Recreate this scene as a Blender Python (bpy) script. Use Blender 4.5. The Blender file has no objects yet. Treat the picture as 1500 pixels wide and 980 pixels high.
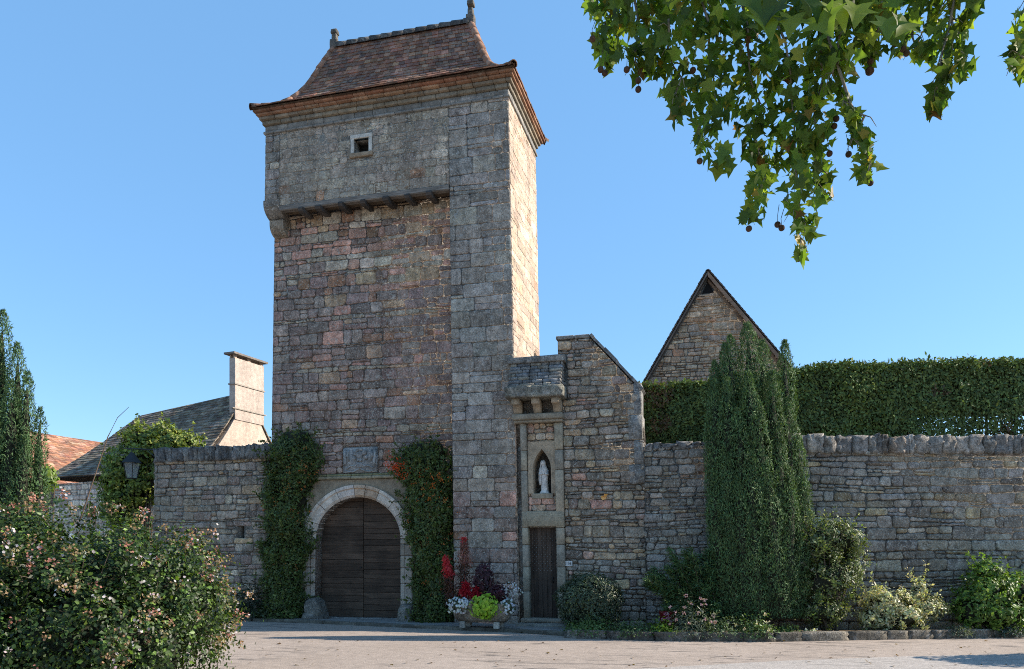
import bpy, bmesh, math, random
import numpy as np
from mathutils import Vector, Matrix, noise as mn

# ------------------------------------------------------------------ scene, camera, light
S = bpy.context.scene
COL = S.collection
R = math.radians
F, HOR, ZC = 1150.0, 812.0, 1.65          # focal length and horizon in the photo's pixels, eye height
TH = math.atan2(.256, .967)               # camera yaw against the facade
CX, CY = 4.515, -17.17

cam = bpy.data.cameras.new('camera')
camo = bpy.data.objects.new('camera', cam)
COL.objects.link(camo)
camo.location = (CX, CY, ZC)
camo.rotation_euler = (R(90), 0, TH)
cam.sensor_width = 36
cam.lens = 36 * F / 1500
cam.shift_y = (HOR - 490) / 1500
cam.clip_end = 2000
cam.clip_start = .05
S.camera = camo

SUN_AZ, SUN_EL = 17.2, 33.2               # azimuth counted from +X towards +Y
w = bpy.data.worlds.new('World')
S.world = w
w.use_nodes = True
nt = w.node_tree
nt.nodes.clear()
sky = nt.nodes.new('ShaderNodeTexSky')
sky.sky_type = 'NISHITA'
sky.sun_disc = False
sky.sun_elevation = R(SUN_EL)
sky.sun_rotation = R(90 - SUN_AZ)
sky.altitude = 200
sky.air_density = 1.0
sky.dust_density = .25
sky.ozone_density = 2.6
bg = nt.nodes.new('ShaderNodeBackground')
bg.inputs['Strength'].default_value = .110
wo = nt.nodes.new('ShaderNodeOutputWorld')
hsv = nt.nodes.new('ShaderNodeHueSaturation')
hsv.inputs['Saturation'].default_value = 1.14
hsv.inputs['Hue'].default_value = .496
nt.links.new(sky.outputs[0], hsv.inputs['Color'])
mx = nt.nodes.new('ShaderNodeMix'); mx.data_type = 'RGBA'
mx.inputs[0].default_value = .55
mx.inputs[7].default_value = (.98, 2.10, 3.72, 1)
nt.links.new(hsv.outputs[0], mx.inputs[6])
nt.links.new(mx.outputs[2], bg.inputs[0])
nt.links.new(bg.outputs[0], wo.inputs[0])

sl = bpy.data.lights.new('sun', 'SUN')
sl.energy = 3.6
sl.angle = R(.53)
sl.color = (1, .90, .77)
slo = bpy.data.objects.new('sun', sl)
COL.objects.link(slo)
sdir = Vector((math.cos(R(SUN_EL)) * math.cos(R(SUN_AZ)), math.cos(R(SUN_EL)) * math.sin(R(SUN_AZ)), math.sin(R(SUN_EL))))
slo.rotation_euler = sdir.to_track_quat('Z', 'Y').to_euler()
slo.location = sdir * 60

S.view_settings.view_transform = 'Standard'
S.view_settings.look = 'None'
S.view_settings.exposure = 1.27
S.view_settings.gamma = 1
S.cycles.max_bounces = 7
S.cycles.diffuse_bounces = 4
S.cycles.transmission_bounces = 4
S.cycles.use_denoising = False
S.cycles.filter_width = 1.0

# ------------------------------------------------------------------ helpers
_c, _s = math.cos(TH), math.sin(TH)

def at(px, py, y=0.0):                    # point where the line of sight meets the plane y
    u = (px - 750) / F; v = (HOR - py) / F
    t = (y - CY) / (u * _s + _c)
    return Vector((CX + t * (u * _c - _s), y, ZC + t * v))

def dep(px, py, Y):                       # point at distance Y in front of the camera
    u = (px - 750) / F; v = (HOR - py) / F
    return Vector((CX + Y * (u * _c - _s), CY + Y * (u * _s + _c), ZC + Y * v))

def gnd(px, py, z=0.0):
    return dep(px, py, (ZC - z) * F / (py - HOR))

def camxy(X, Y):
    return (CX + X * _c - Y * _s, CY + X * _s + Y * _c)

def lean(p):                              # the old masonry leans a little, more towards its edges
    x, y, z = p
    k = -.02 - .0056 * min(max(x, -6.6), 0) if x < 0 else -.02 * (1 - min(max((x - 2.3) / .8, 0), 1))
    return (x + (z - 6.5) * k, y, z)

ORG = {}

def org(o):
    while o is not None:
        if o.name in ORG: return ORG[o.name]
        o = o.parent
    return Vector((0, 0, 0))

def tag(o, label=None, cat=None, group=None, kind=None):
    if label: o['label'] = label
    if cat: o['category'] = cat
    if group: o['group'] = group
    if kind: o['kind'] = kind
    return o

def thing(name, loc, label, cat, group=None):
    o = bpy.data.objects.new(name, None)
    COL.objects.link(o)
    o.location = loc
    o.empty_display_size = .2
    ORG[o.name] = Vector(loc)
    return tag(o, label, cat, group)

def mesh_obj(name, V, faces, cols, mats, parent=None, smooth=False, fm=None):
    me = bpy.data.meshes.new(name)
    V = np.asarray(V, dtype=np.float32).reshape(-1, 3)
    o_ = org(parent)
    V = V - np.array(o_, dtype=np.float32)
    if isinstance(faces, np.ndarray):
        n, k = faces.shape
        me.vertices.add(len(V)); me.vertices.foreach_set('co', V.ravel())
        me.loops.add(n * k); me.loops.foreach_set('vertex_index', faces.ravel().astype(np.int32))
        me.polygons.add(n)
        me.polygons.foreach_set('loop_start', np.arange(0, n * k, k, dtype=np.int32))
        me.polygons.foreach_set('loop_total', np.full(n, k, dtype=np.int32))
        me.update(calc_edges=True)
    else:
        me.from_pydata(V.tolist(), [], faces)
    if cols is not None:
        c = np.ones((len(V), 4), dtype=np.float32)
        c[:, :3] = cols
        a = me.color_attributes.new('Col', 'FLOAT_COLOR', 'POINT')
        a.data.foreach_set('color', c.ravel())
    for m in (mats if isinstance(mats, (list, tuple)) else [mats]):
        me.materials.append(m)
    if fm is not None:
        me.polygons.foreach_set('material_index', np.asarray(fm, dtype=np.int32))
    if smooth:
        me.polygons.foreach_set('use_smooth', np.ones(len(me.polygons), dtype=bool))
    me.validate()
    o = bpy.data.objects.new(name, me)
    COL.objects.link(o)
    if parent is not None: o.parent = parent
    return o

class MB:
    def __init__(s):
        s.v, s.f, s.c, s.m = [], [], [], []
    def add(s, vs, fs, col=(1, 1, 1), mi=0):
        b = len(s.v)
        s.v += [tuple(v) for v in vs]
        s.f += [tuple(b + i for i in f) for f in fs]
        s.c += [tuple(col)] * len(vs)
        s.m += [mi] * len(fs)
    def box(s, p0, p1, col=(1, 1, 1), mi=0, jit=0, rng=random):
        x0, y0, z0 = p0; x1, y1, z1 = p1
        vs = [(x, y, z) for z in (z0, z1) for y in (y0, y1) for x in (x0, x1)]
        if jit: vs = [tuple(a + rng.uniform(-jit, jit) for a in v) for v in vs]
        s.add(vs, [(0, 2, 3, 1), (4, 5, 7, 6), (0, 1, 5, 4), (1, 3, 7, 5), (3, 2, 6, 7), (2, 0, 4, 6)], col, mi)
    def bbox(s, p0, p1, bev=.015, col=(1, 1, 1), mi=0):      # box with chamfered edges
        (x0, y0, z0), (x1, y1, z1) = p0, p1
        b = min(bev, (x1 - x0) * .3, (y1 - y0) * .3, (z1 - z0) * .3)
        vs = []; ix = {}
        for i, x in enumerate((x0, x1)):
            for j, y in enumerate((y0, y1)):
                for k, z in enumerate((z0, z1)):
                    sx, sy, sz = b * (1 - 2 * i), b * (1 - 2 * j), b * (1 - 2 * k)
                    ix[i, j, k, 'x'] = len(vs); vs.append((x, y + sy, z + sz))
                    ix[i, j, k, 'y'] = len(vs); vs.append((x + sx, y, z + sz))
                    ix[i, j, k, 'z'] = len(vs); vs.append((x + sx, y + sy, z))
        fs = []
        for i in (0, 1):
            fs.append([ix[i, a, c, 'x'] for a, c in ((0, 0), (1, 0), (1, 1), (0, 1))])
            fs.append([ix[a, i, c, 'y'] for a, c in ((0, 0), (1, 0), (1, 1), (0, 1))])
            fs.append([ix[a, c, i, 'z'] for a, c in ((0, 0), (1, 0), (1, 1), (0, 1))])
        for a in (0, 1):
            for c in (0, 1):
                fs.append([ix[0, a, c, 'y'], ix[1, a, c, 'y'], ix[1, a, c, 'z'], ix[0, a, c, 'z']])
                fs.append([ix[a, 0, c, 'x'], ix[a, 1, c, 'x'], ix[a, 1, c, 'z'], ix[a, 0, c, 'z']])
                fs.append([ix[a, c, 0, 'x'], ix[a, c, 1, 'x'], ix[a, c, 1, 'y'], ix[a, c, 0, 'y']])
        for i in (0, 1):
            for j in (0, 1):
                for k in (0, 1):
                    fs.append([ix[i, j, k, 'x'], ix[i, j, k, 'y'], ix[i, j, k, 'z']])
        cx, cy, cz = (x0 + x1) / 2, (y0 + y1) / 2, (z0 + z1) / 2
        out = []
        for f in fs:                                          # outward winding
            p = [Vector(vs[q]) for q in f]
            n = (p[1] - p[0]).cross(p[2] - p[1])
            m = sum(p, Vector()) / len(p) - Vector((cx, cy, cz))
            out.append(f if n.dot(m) > 0 else f[::-1])
        s.add(vs, out, col, mi)
    def tube(s, pts, rad, n=6, col=(1, 1, 1), mi=0, cap=True):
        pts = [Vector(p) for p in pts]
        if not isinstance(rad, (list, tuple)): rad = [rad] * len(pts)
        vs, fs = [], []
        up = Vector((.31, .17, .93))
        for i, p in enumerate(pts):
            d = (pts[min(i + 1, len(pts) - 1)] - pts[max(i - 1, 0)]).normalized()
            a = d.cross(up)
            if a.length < .1: a = d.cross(Vector((1, 0, 0)))
            a.normalize(); b = d.cross(a)
            for k in range(n):
                t = 2 * math.pi * k / n
                vs.append(p + (a * math.cos(t) + b * math.sin(t)) * rad[i])
        for i in range(len(pts) - 1):
            for k in range(n):
                q = (k + 1) % n
                fs.append((i * n + k, i * n + q, (i + 1) * n + q, (i + 1) * n + k))
        if cap:
            fs.append(tuple(range(n))[::-1]); fs.append(tuple((len(pts) - 1) * n + k for k in range(n)))
        s.add(vs, fs, col, mi)
    def prism(s, M, poly, d0, d1, col=(1, 1, 1), mi=0):       # polygon in wall coordinates from depth d0 (front) to d1 (back)
        n = len(poly)
        vs = [M(u, z, d0) for u, z in poly] + [M(u, z, d1) for u, z in poly]
        fs = [tuple(range(n)), tuple(range(2 * n - 1, n - 1, -1))]
        for i in range(n):
            j = (i + 1) % n
            fs.append((i, i + n, j + n, j))
        s.add(vs, fs, col, mi)
    def lathe(s, base, prof, n=16, col=(1, 1, 1), mi=0):
        vs, fs = [], []
        for r, z in prof:
            for k in range(n):
                t = 2 * math.pi * k / n
                vs.append((base[0] + r * math.cos(t), base[1] + r * math.sin(t), base[2] + z))
        for i in range(len(prof) - 1):
            for k in range(n):
                q = (k + 1) % n
                fs.append((i * n + k, i * n + q, (i + 1) * n + q, (i + 1) * n + k))
        fs.append(tuple(range(n))[::-1]); fs.append(tuple((len(prof) - 1) * n + k for k in range(n)))
        s.add(vs, fs, col, mi)
    def rock(s, c, size, rng, col=(1, 1, 1), rough=.12, sq=.55, rot=0, n=4, mi=0):
        key = n
        if key not in ROCK: ROCK[key] = rock_template(n)
        T, fs = ROCK[key]
        off = Vector((rng.uniform(-50, 50), rng.uniform(-50, 50), rng.uniform(-50, 50)))
        cr, sr = math.cos(rot), math.sin(rot)
        vs = []
        for t in T:
            sp = t.normalized()
            p = t * sq + sp * (1 - sq)
            k = 1 + rough * (mn.noise(sp * 1.7 + off) * 1.3 + .7 * mn.noise(sp * 4.5 + off))
            x, y, z = p.x * size[0] * .5 * k, p.y * size[1] * .5 * k, p.z * size[2] * .5 * k
            vs.append((c[0] + x * cr - y * sr, c[1] + x * sr + y * cr, c[2] + z))
        s.add(vs, fs, col, mi)
    def build(s, name, mats, parent=None, smooth=False, warp=None):
        v = [warp(p) for p in s.v] if warp else s.v
        return mesh_obj(name, v, s.f, np.array(s.c, dtype=np.float32), mats, parent, smooth, s.m)

ROCK = {}

def rock_template(n):
    bm = bmesh.new()
    bmesh.ops.create_cube(bm, size=2)
    bmesh.ops.subdivide_edges(bm, edges=bm.edges[:], cuts=n - 1, use_grid_fill=True)
    bm.verts.ensure_lookup_table()
    T = [v.co.copy() for v in bm.verts]
    fs = [tuple(v.index for v in f.verts) for f in bm.faces]
    bm.free()
    return T, fs

COOL = (1.42, 1.30, 1.14)
WARM = (1.56, 1.36, 1.14)                    # warm stone tone, strengthened to offset the bluish sky light

def shade(c, k, rng=None, j=0, wm=(1, 1, 1)):
    return tuple(max(.005, x * k * m_ * (1 + (rng.uniform(-j, j) if rng else 0))) for x, m_ in zip(c, wm))

# ------------------------------------------------------------------ materials
def node(nt, typ, **kw):
    n = nt.nodes.new(typ)
    for k, v in kw.items():
        if k in n.inputs: n.inputs[k].default_value = v
        else: setattr(n, k, v)
    return n

def new_mat(name):
    m = bpy.data.materials.new(name)
    m.use_nodes = True
    nt = m.node_tree
    b = nt.nodes['Principled BSDF']
    return m, nt, b

def mix(nt, a, b, fac, blend='MIX'):
    n = nt.nodes.new('ShaderNodeMix')
    n.data_type = 'RGBA'; n.blend_type = blend
    for sock, val in ((n.inputs[0], fac), (n.inputs[6], a), (n.inputs[7], b)):
        if hasattr(val, 'is_linked'): nt.links.new(val, sock)
        elif isinstance(val, (int, float)): sock.default_value = val
        else: sock.default_value = (*val, 1)
    return n.outputs[2]

def ramp(nt, fac, stops, interp='LINEAR'):
    r = nt.nodes.new('ShaderNodeValToRGB')
    r.color_ramp.interpolation = interp
    e = r.color_ramp.elements
    while len(e) < len(stops): e.new(.5)
    for x, (p, c) in zip(e, stops):
        x.position = p
        x.color = (c, c, c, 1) if isinstance(c, (int, float)) else (*c, 1)
    nt.links.new(fac, r.inputs[0])
    return r.outputs[0]

def noise(nt, co, scale, detail=6, rough=.6, dist=0):
    n = node(nt, 'ShaderNodeTexNoise', Scale=scale, Detail=detail, Roughness=rough, Distortion=dist)
    nt.links.new(co, n.inputs['Vector'])
    return n.outputs[0]

def stone_mat(name, lichen=.5, dark=.5, rust=0.0, bump=.6, lich_col=(.40, .39, .35), rough=.92, sc=1.0, rust_col=(.20, .115, .065), crust=.0, crust_col=(.17, .155, .14), speck=.0, con=1.0):
    m, nt, b = new_mat(name)
    tc = node(nt, 'ShaderNodeTexCoord').outputs['Object']
    at_ = node(nt, 'ShaderNodeAttribute', attribute_name='Col').outputs['Color']
    big = noise(nt, tc, .9 * sc, 4)
    mid = noise(nt, tc, 7 * sc, 8, .65)
    fine = noise(nt, tc, 38 * sc, 6, .7)
    c = mix(nt, at_, ramp(nt, big, [(.25, .72), (.75, 1.25)]), .9, 'MULTIPLY')
    c = mix(nt, c, ramp(nt, mid, [(.32, .50), (.68, 1.55)]), .95 * con, 'MULTIPLY')
    c = mix(nt, c, ramp(nt, fine, [(.34, .38), (.66, 1.75)]), .95 * con, 'MULTIPLY')
    if rust:
        rn = noise(nt, tc, 1.7, 7, .65, .6)
        c = mix(nt, c, rust_col, mix(nt, (0, 0, 0), (rust,) * 3, ramp(nt, rn, [(.5, 0), (.66, 1)])))
    mp = node(nt, 'ShaderNodeMapping')
    mp.inputs['Scale'].default_value = (1, 1, .13)
    nt.links.new(tc, mp.inputs[0])
    c = mix(nt, c, ramp(nt, noise(nt, mp.outputs[0], 2.6, 6, .65, .3), [(.40, .66), (.58, 1.1)]), .75 * con, 'MULTIPLY')   # run-off streaks
    dn = noise(nt, tc, 3.1 * sc, 9, .7, .4)
    c = mix(nt, c, (.035, .034, .033), mix(nt, (0, 0, 0), (dark,) * 3, ramp(nt, dn, [(.52, 0), (.70, 1)])))
    ln = noise(nt, tc, 8 * sc, 9, .75, .5)
    lb = noise(nt, tc, 1.3 * sc, 5, .6)
    lf = mix(nt, ramp(nt, ln, [(.53, 0), (.59, 1)]), ramp(nt, lb, [(.38, 0), (.62, 1)]), 1.0, 'MULTIPLY')
    c = mix(nt, c, lich_col, mix(nt, (0, 0, 0), (lichen,) * 3, lf))
    cr = noise(nt, tc, 2.3 * sc, 9, .68, .8)
    c = mix(nt, c, crust_col, mix(nt, (0, 0, 0), (crust,) * 3, ramp(nt, cr, [(.44, 0), (.62, 1)])))
    sk = noise(nt, tc, 24 * sc, 3, .55)
    c = mix(nt, c, (.52, .49, .43), mix(nt, (0, 0, 0), (speck,) * 3, ramp(nt, sk, [(.585, 0), (.645, 1)])))
    nt.links.new(c, b.inputs['Base Color'])
    b.inputs['Roughness'].default_value = rough
    b.inputs['Specular IOR Level'].default_value = .2
    hs = mix(nt, mid, fine, .45)
    bp = node(nt, 'ShaderNodeBump', Strength=bump, Distance=.06)
    nt.links.new(hs, bp.inputs['Height'])
    nt.links.new(bp.outputs[0], b.inputs['Normal'])
    return m

def leaf_mat(name, trans=.35, rough=.45, spec=.35):
    m, nt, b = new_mat(name)
    a = node(nt, 'ShaderNodeAttribute', attribute_name='Col').outputs['Color']
    tc = node(nt, 'ShaderNodeTexCoord').outputs['Object']
    c = mix(nt, a, ramp(nt, noise(nt, tc, 2.2, 3), [(.3, .75), (.7, 1.25)]), 1.0, 'MULTIPLY')
    nt.links.new(c, b.inputs['Base Color'])
    b.inputs['Roughness'].default_value = rough
    b.inputs['Specular IOR Level'].default_value = spec
    t = node(nt, 'ShaderNodeBsdfTranslucent')
    c2 = mix(nt, c, (1.25, 1.3, .45), 1.0, 'MULTIPLY')
    nt.links.new(c2, t.inputs['Color'])
    ms = node(nt, 'ShaderNodeMixShader')
    ms.inputs[0].default_value = trans
    nt.links.new(b.outputs[0], ms.inputs[1]); nt.links.new(t.outputs[0], ms.inputs[2])
    nt.links.new(ms.outputs[0], nt.nodes['Material Output'].inputs[0])
    return m

def flat_mat(name, col, rough=.8, ns=6, amt=.35, bump=.2, metal=0, attr=False, spec=.3):
    m, nt, b = new_mat(name)
    tc = node(nt, 'ShaderNodeTexCoord').outputs['Object']
    base = col
    if attr: base = node(nt, 'ShaderNodeAttribute', attribute_name='Col').outputs['Color']
    n1 = noise(nt, tc, ns, 7, .65)
    c = mix(nt, base, ramp(nt, n1, [(.3, 1 - amt), (.7, 1 + amt)]), 1.0, 'MULTIPLY')
    nt.links.new(c, b.inputs['Base Color'])
    b.inputs['Roughness'].default_value = rough
    b.inputs['Metallic'].default_value = metal
    b.inputs['Specular IOR Level'].default_value = spec
    if bump:
        bp = node(nt, 'ShaderNodeBump', Strength=bump, Distance=.02)
        nt.links.new(noise(nt, tc, ns * 5, 6, .7), bp.inputs['Height'])
        nt.links.new(bp.outputs[0], b.inputs['Normal'])
    return m

def wood_mat(name, axis=0, rough=.75):
    m, nt, b = new_mat(name)
    a = node(nt, 'ShaderNodeAttribute', attribute_name='Col').outputs['Color']
    tc = node(nt, 'ShaderNodeTexCoord').outputs['Object']
    mp = node(nt, 'ShaderNodeMapping')
    s = [22, 22, 22]; s[axis] = 1.2
    mp.inputs['Scale'].default_value = s
    nt.links.new(tc, mp.inputs[0])
    g = noise(nt, mp.outputs[0], 1.6, 8, .7, .5)
    c = mix(nt, a, ramp(nt, g, [(.3, .45), (.7, 1.6)]), 1.0, 'MULTIPLY')
    c = mix(nt, c, ramp(nt, noise(nt, tc, 2.4, 4), [(.3, .7), (.7, 1.3)]), 1.0, 'MULTIPLY')
    nt.links.new(c, b.inputs['Base Color'])
    b.inputs['Roughness'].default_value = rough
    b.inputs['Specular IOR Level'].default_value = .25
    bp = node(nt, 'ShaderNodeBump', Strength=.5, Distance=.01)
    nt.links.new(g, bp.inputs['Height'])
    nt.links.new(bp.outputs[0], b.inputs['Normal'])
    return m

def ground_mat(name, col, col2, speck=.35, cracks=0.0, sc=1.0):
    m, nt, b = new_mat(name)
    tc = node(nt, 'ShaderNodeTexCoord').outputs['Object']
    big = noise(nt, tc, .35 * sc, 5, .6)
    c = mix(nt, col, col2, ramp(nt, big, [(.35, 0), (.65, 1)]))
    fine = noise(nt, tc, 45 * sc, 5, .75)
    mid = noise(nt, tc, 6 * sc, 8, .7)
    c = mix(nt, c, ramp(nt, mid, [(.3, .82), (.7, 1.18)]), 1.0, 'MULTIPLY')
    c = mix(nt, c, ramp(nt, fine, [(.3, 1 - speck * 1.4), (.7, 1 + speck)]), 1.0, 'MULTIPLY')
    if cracks:                             # worn, darker binder left in streaks along the road
        mp = node(nt, 'ShaderNodeMapping')
        mp.inputs['Scale'].default_value = (.55, 3.2, 1)
        mp.inputs['Rotation'].default_value = (0, 0, -.1)
        nt.links.new(tc, mp.inputs[0])
        k = noise(nt, mp.outputs[0], 1.6, 10, .75, .5)
        k2 = noise(nt, tc, .42, 3)
        f = mix(nt, ramp(nt, k, [(.53, 0), (.57, 1)]), ramp(nt, k2, [(.44, 0), (.56, 1)]), 1.0, 'MULTIPLY')
        f = mix(nt, f, ramp(nt, fine, [(.4, .2), (.55, 1)]), 1.0, 'MULTIPLY')
        c = mix(nt, c, (.07, .065, .062), mix(nt, (0, 0, 0), (cracks,) * 3, f))
    nt.links.new(c, b.inputs['Base Color'])
    b.inputs['Roughness'].default_value = .95
    b.inputs['Specular IOR Level'].default_value = .15
    bp = node(nt, 'ShaderNodeBump', Strength=.55, Distance=.015)
    nt.links.new(mix(nt, fine, mid, .3), bp.inputs['Height'])
    nt.links.new(bp.outputs[0], b.inputs['Normal'])
    return m

M_BODY = stone_mat('body stone', lich_col=(.45, .425, .37), lichen=.7, dark=.55, rust=.2, bump=.9, crust=.3, crust_col=(.215, .17, .138), speck=.6)
M_ASH = stone_mat('grey ashlar', lichen=.55, dark=.4, bump=.8, lich_col=(.42, .42, .41), crust=.35, crust_col=(.28, .235, .19), speck=.6)
M_PANEL = stone_mat('weathered panel stone', lichen=.75, dark=.6, bump=1.0, lich_col=(.40, .385, .34), crust=.75, crust_col=(.30, .25, .195), speck=.7)
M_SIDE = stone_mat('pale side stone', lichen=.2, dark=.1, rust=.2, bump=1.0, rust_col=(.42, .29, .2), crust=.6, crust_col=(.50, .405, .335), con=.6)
M_RUB = stone_mat('rubble stone', lich_col=(.45, .43, .38), lichen=.72, dark=.5, bump=.9, crust=.4, crust_col=(.26, .215, .16), speck=.6)
M_BUFF = stone_mat('buff dressed stone', lichen=.3, dark=.35, bump=.35, lich_col=(.38, .35, .29), con=.5)
M_COPE = stone_mat('coping stone', lichen=.6, dark=.5, bump=1.0, lich_col=(.46, .43, .39))
M_RENDER = stone_mat('pale render', lichen=.1, dark=.06, bump=.6, con=.4)
M_TILE = stone_mat('clay tile', lichen=.35, dark=.45, bump=.4, lich_col=(.36, .33, .27), con=.6)
M_SLATE = stone_mat('stone slate', lichen=.7, dark=.4, bump=.5, lich_col=(.34, .32, .28), con=.7)
M_WOOD = wood_mat('dark door wood', 0)
M_BEAM = wood_mat('old oak beam', 0)
M_DARK = flat_mat('unlit interior', (.006, .006, .006), bump=0)
M_IRON = flat_mat('black painted iron', (.02, .021, .023), .45, 9, .3, .1, .3)
M_STAT = stone_mat('statue stone', lichen=.25, dark=.3, bump=.25, lich_col=(.55, .53, .5), con=.5)
M_LEAF = leaf_mat('leaf')
M_LEAFD = leaf_mat('conifer leaf', .15, .6, .2)
M_PETAL = leaf_mat('petal', .3, .7, .1)
M_BARK = flat_mat('bark', (.11, .085, .062), .9, 8, .5, .6)
M_PBARK = flat_mat('plane bark', (.22, .19, .14), .9, 5, .5, .4)
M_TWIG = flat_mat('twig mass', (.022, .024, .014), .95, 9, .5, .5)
M_FRUIT = flat_mat('fruit', (.10, .045, .02), .8, 60, .5, .6, attr=True)
M_ROAD = ground_mat('worn road', (.335, .275, .228), (.385, .32, .27), .3, .9)
M_PATCH = ground_mat('pale road edge', (.37, .335, .30), (.41, .37, .335), .35, .3)
M_EARTH = ground_mat('earth', (.11, .085, .06), (.15, .12, .085), .4)
M_CONC = ground_mat('pavement concrete', (.25, .24, .225), (.30, .285, .265), .3, .4, 1.3)
M_GLASS, _nt, _b = new_mat('lamp glass')
_b.inputs['Base Color'].default_value = (.75, .8, .82, 1)
_b.inputs['Roughness'].default_value = .15
_b.inputs['Alpha'].default_value = .16

# ------------------------------------------------------------------ masonry
def wallmap(p0, a):
    a = Vector((a[0], a[1])).normalized()
    n = Vector((a.y, -a.x))
    def M(u, z, d=0.0):
        return (p0[0] + a.x * u + n.x * d, p0[1] + a.y * u + n.y * d, z)
    return M

def area(p):
    return .5 * sum(p[i][0] * p[(i + 1) % len(p)][1] - p[(i + 1) % len(p)][0] * p[i][1] for i in range(len(p)))

def clip_half(p, a, b, c):                # keep a*x + b*y <= c
    out = []
    for i in range(len(p)):
        P, Q = p[i], p[(i + 1) % len(p)]
        dp, dq = a * P[0] + b * P[1] - c, a * Q[0] + b * Q[1] - c
        if dp <= 0: out.append(P)
        if dp * dq < 0:
            t = dp / (dp - dq)
            out.append((P[0] + (Q[0] - P[0]) * t, P[1] + (Q[1] - P[1]) * t))
    return out

def clip_region(p, reg):
    for i in range(len(reg)):
        (x0, y0), (x1, y1) = reg[i], reg[(i + 1) % len(reg)]
        a, b = (y1 - y0), -(x1 - x0)
        p = clip_half(p, a, b, a * x0 + b * y0)
        if len(p) < 3: return []
    return p

def inset(p, d):
    n = len(p); L = []
    for i in range(n):
        (x0, y0), (x1, y1) = p[i], p[(i + 1) % n]
        dx, dy = x1 - x0, y1 - y0
        l = math.hypot(dx, dy)
        if l < 1e-5: continue
        nx, ny = -dy / l, dx / l
        L.append((nx, ny, nx * x0 + ny * y0 + d))
    out = []
    n = len(L)
    for i in range(n):
        a1, b1, c1 = L[i - 1]; a2, b2, c2 = L[i]
        det = a1 * b2 - a2 * b1
        if abs(det) < 1e-4: continue
        out.append(((c1 * b2 - c2 * b1) / det, (a1 * c2 - a2 * c1) / det))
    return out

def stone(mb, M, poly, d, col, gap, rng, step=.075, rag=.006):
    if len(poly) < 3: return
    if area(poly) < 0: poly = poly[::-1]
    A0 = area(poly)
    if A0 < .0012: return
    p = inset(poly, gap * .5)
    if len(p) < 3 or area(p) < .25 * A0 or area(p) > A0: return
    pts = []
    n = len(p)
    for i in range(n):
        a, b = Vector(p[i]), Vector(p[(i + 1) % n])
        l = (b - a).length
        if l < .012: continue
        t0 = min(.022 + rng.random() * .02, l * .3) / l
        k = max(1, int(round(l * (1 - 2 * t0) / step)))
        nn = Vector((-(b - a).y, (b - a).x)) / l
        for q in range(k + 1):
            t = t0 + (1 - 2 * t0) * q / k
            pts.append(a.lerp(b, t) + nn * rng.uniform(-rag, rag * .6))
    if len(pts) < 4: return
    c = sum(pts, Vector((0, 0))) / len(pts)
    us = [q.x for q in pts]; zs = [q.y for q in pts]
    W, H = max(us) - min(us), max(zs) - min(zs)
    if W < .02 or H < .015: return
    tu, tz = rng.uniform(-.5, .5) * d * .6 / W, rng.uniform(-.5, .5) * d * .6 / H
    def dd(q, k): return d * k + tu * (q.x - c.x) + tz * (q.y - c.y)
    i1 = .010; s1 = (max(.6, 1 - 2 * i1 / W), max(.6, 1 - 2 * i1 / H))
    i2 = .035; s2 = (max(.4, 1 - 2 * i2 / W), max(.4, 1 - 2 * i2 / H))
    m = len(pts)
    vs = [M(q.x, q.y, -.012) for q in pts]
    vs += [M(q.x, q.y, dd(q, .62)) for q in pts]
    vs += [M(c.x + (q.x - c.x) * s1[0], c.y + (q.y - c.y) * s1[1], dd(q, .95) + rng.uniform(-.003, .003)) for q in pts]
    vs += [M(c.x + (q.x - c.x) * s2[0], c.y + (q.y - c.y) * s2[1], dd(q, 1.0) + rng.uniform(-.006, .006)) for q in pts]
    vs.append(M(c.x, c.y, d * 1.04))
    fs = []
    for r in range(3):
        for i in range(m):
            j = (i + 1) % m
            fs.append((r * m + i, r * m + j, (r + 1) * m + j, (r + 1) * m + i))
    for i in range(m):
        fs.append((3 * m + i, 3 * m + (i + 1) % m, 4 * m))
    mb.add(vs, fs, col)

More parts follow.
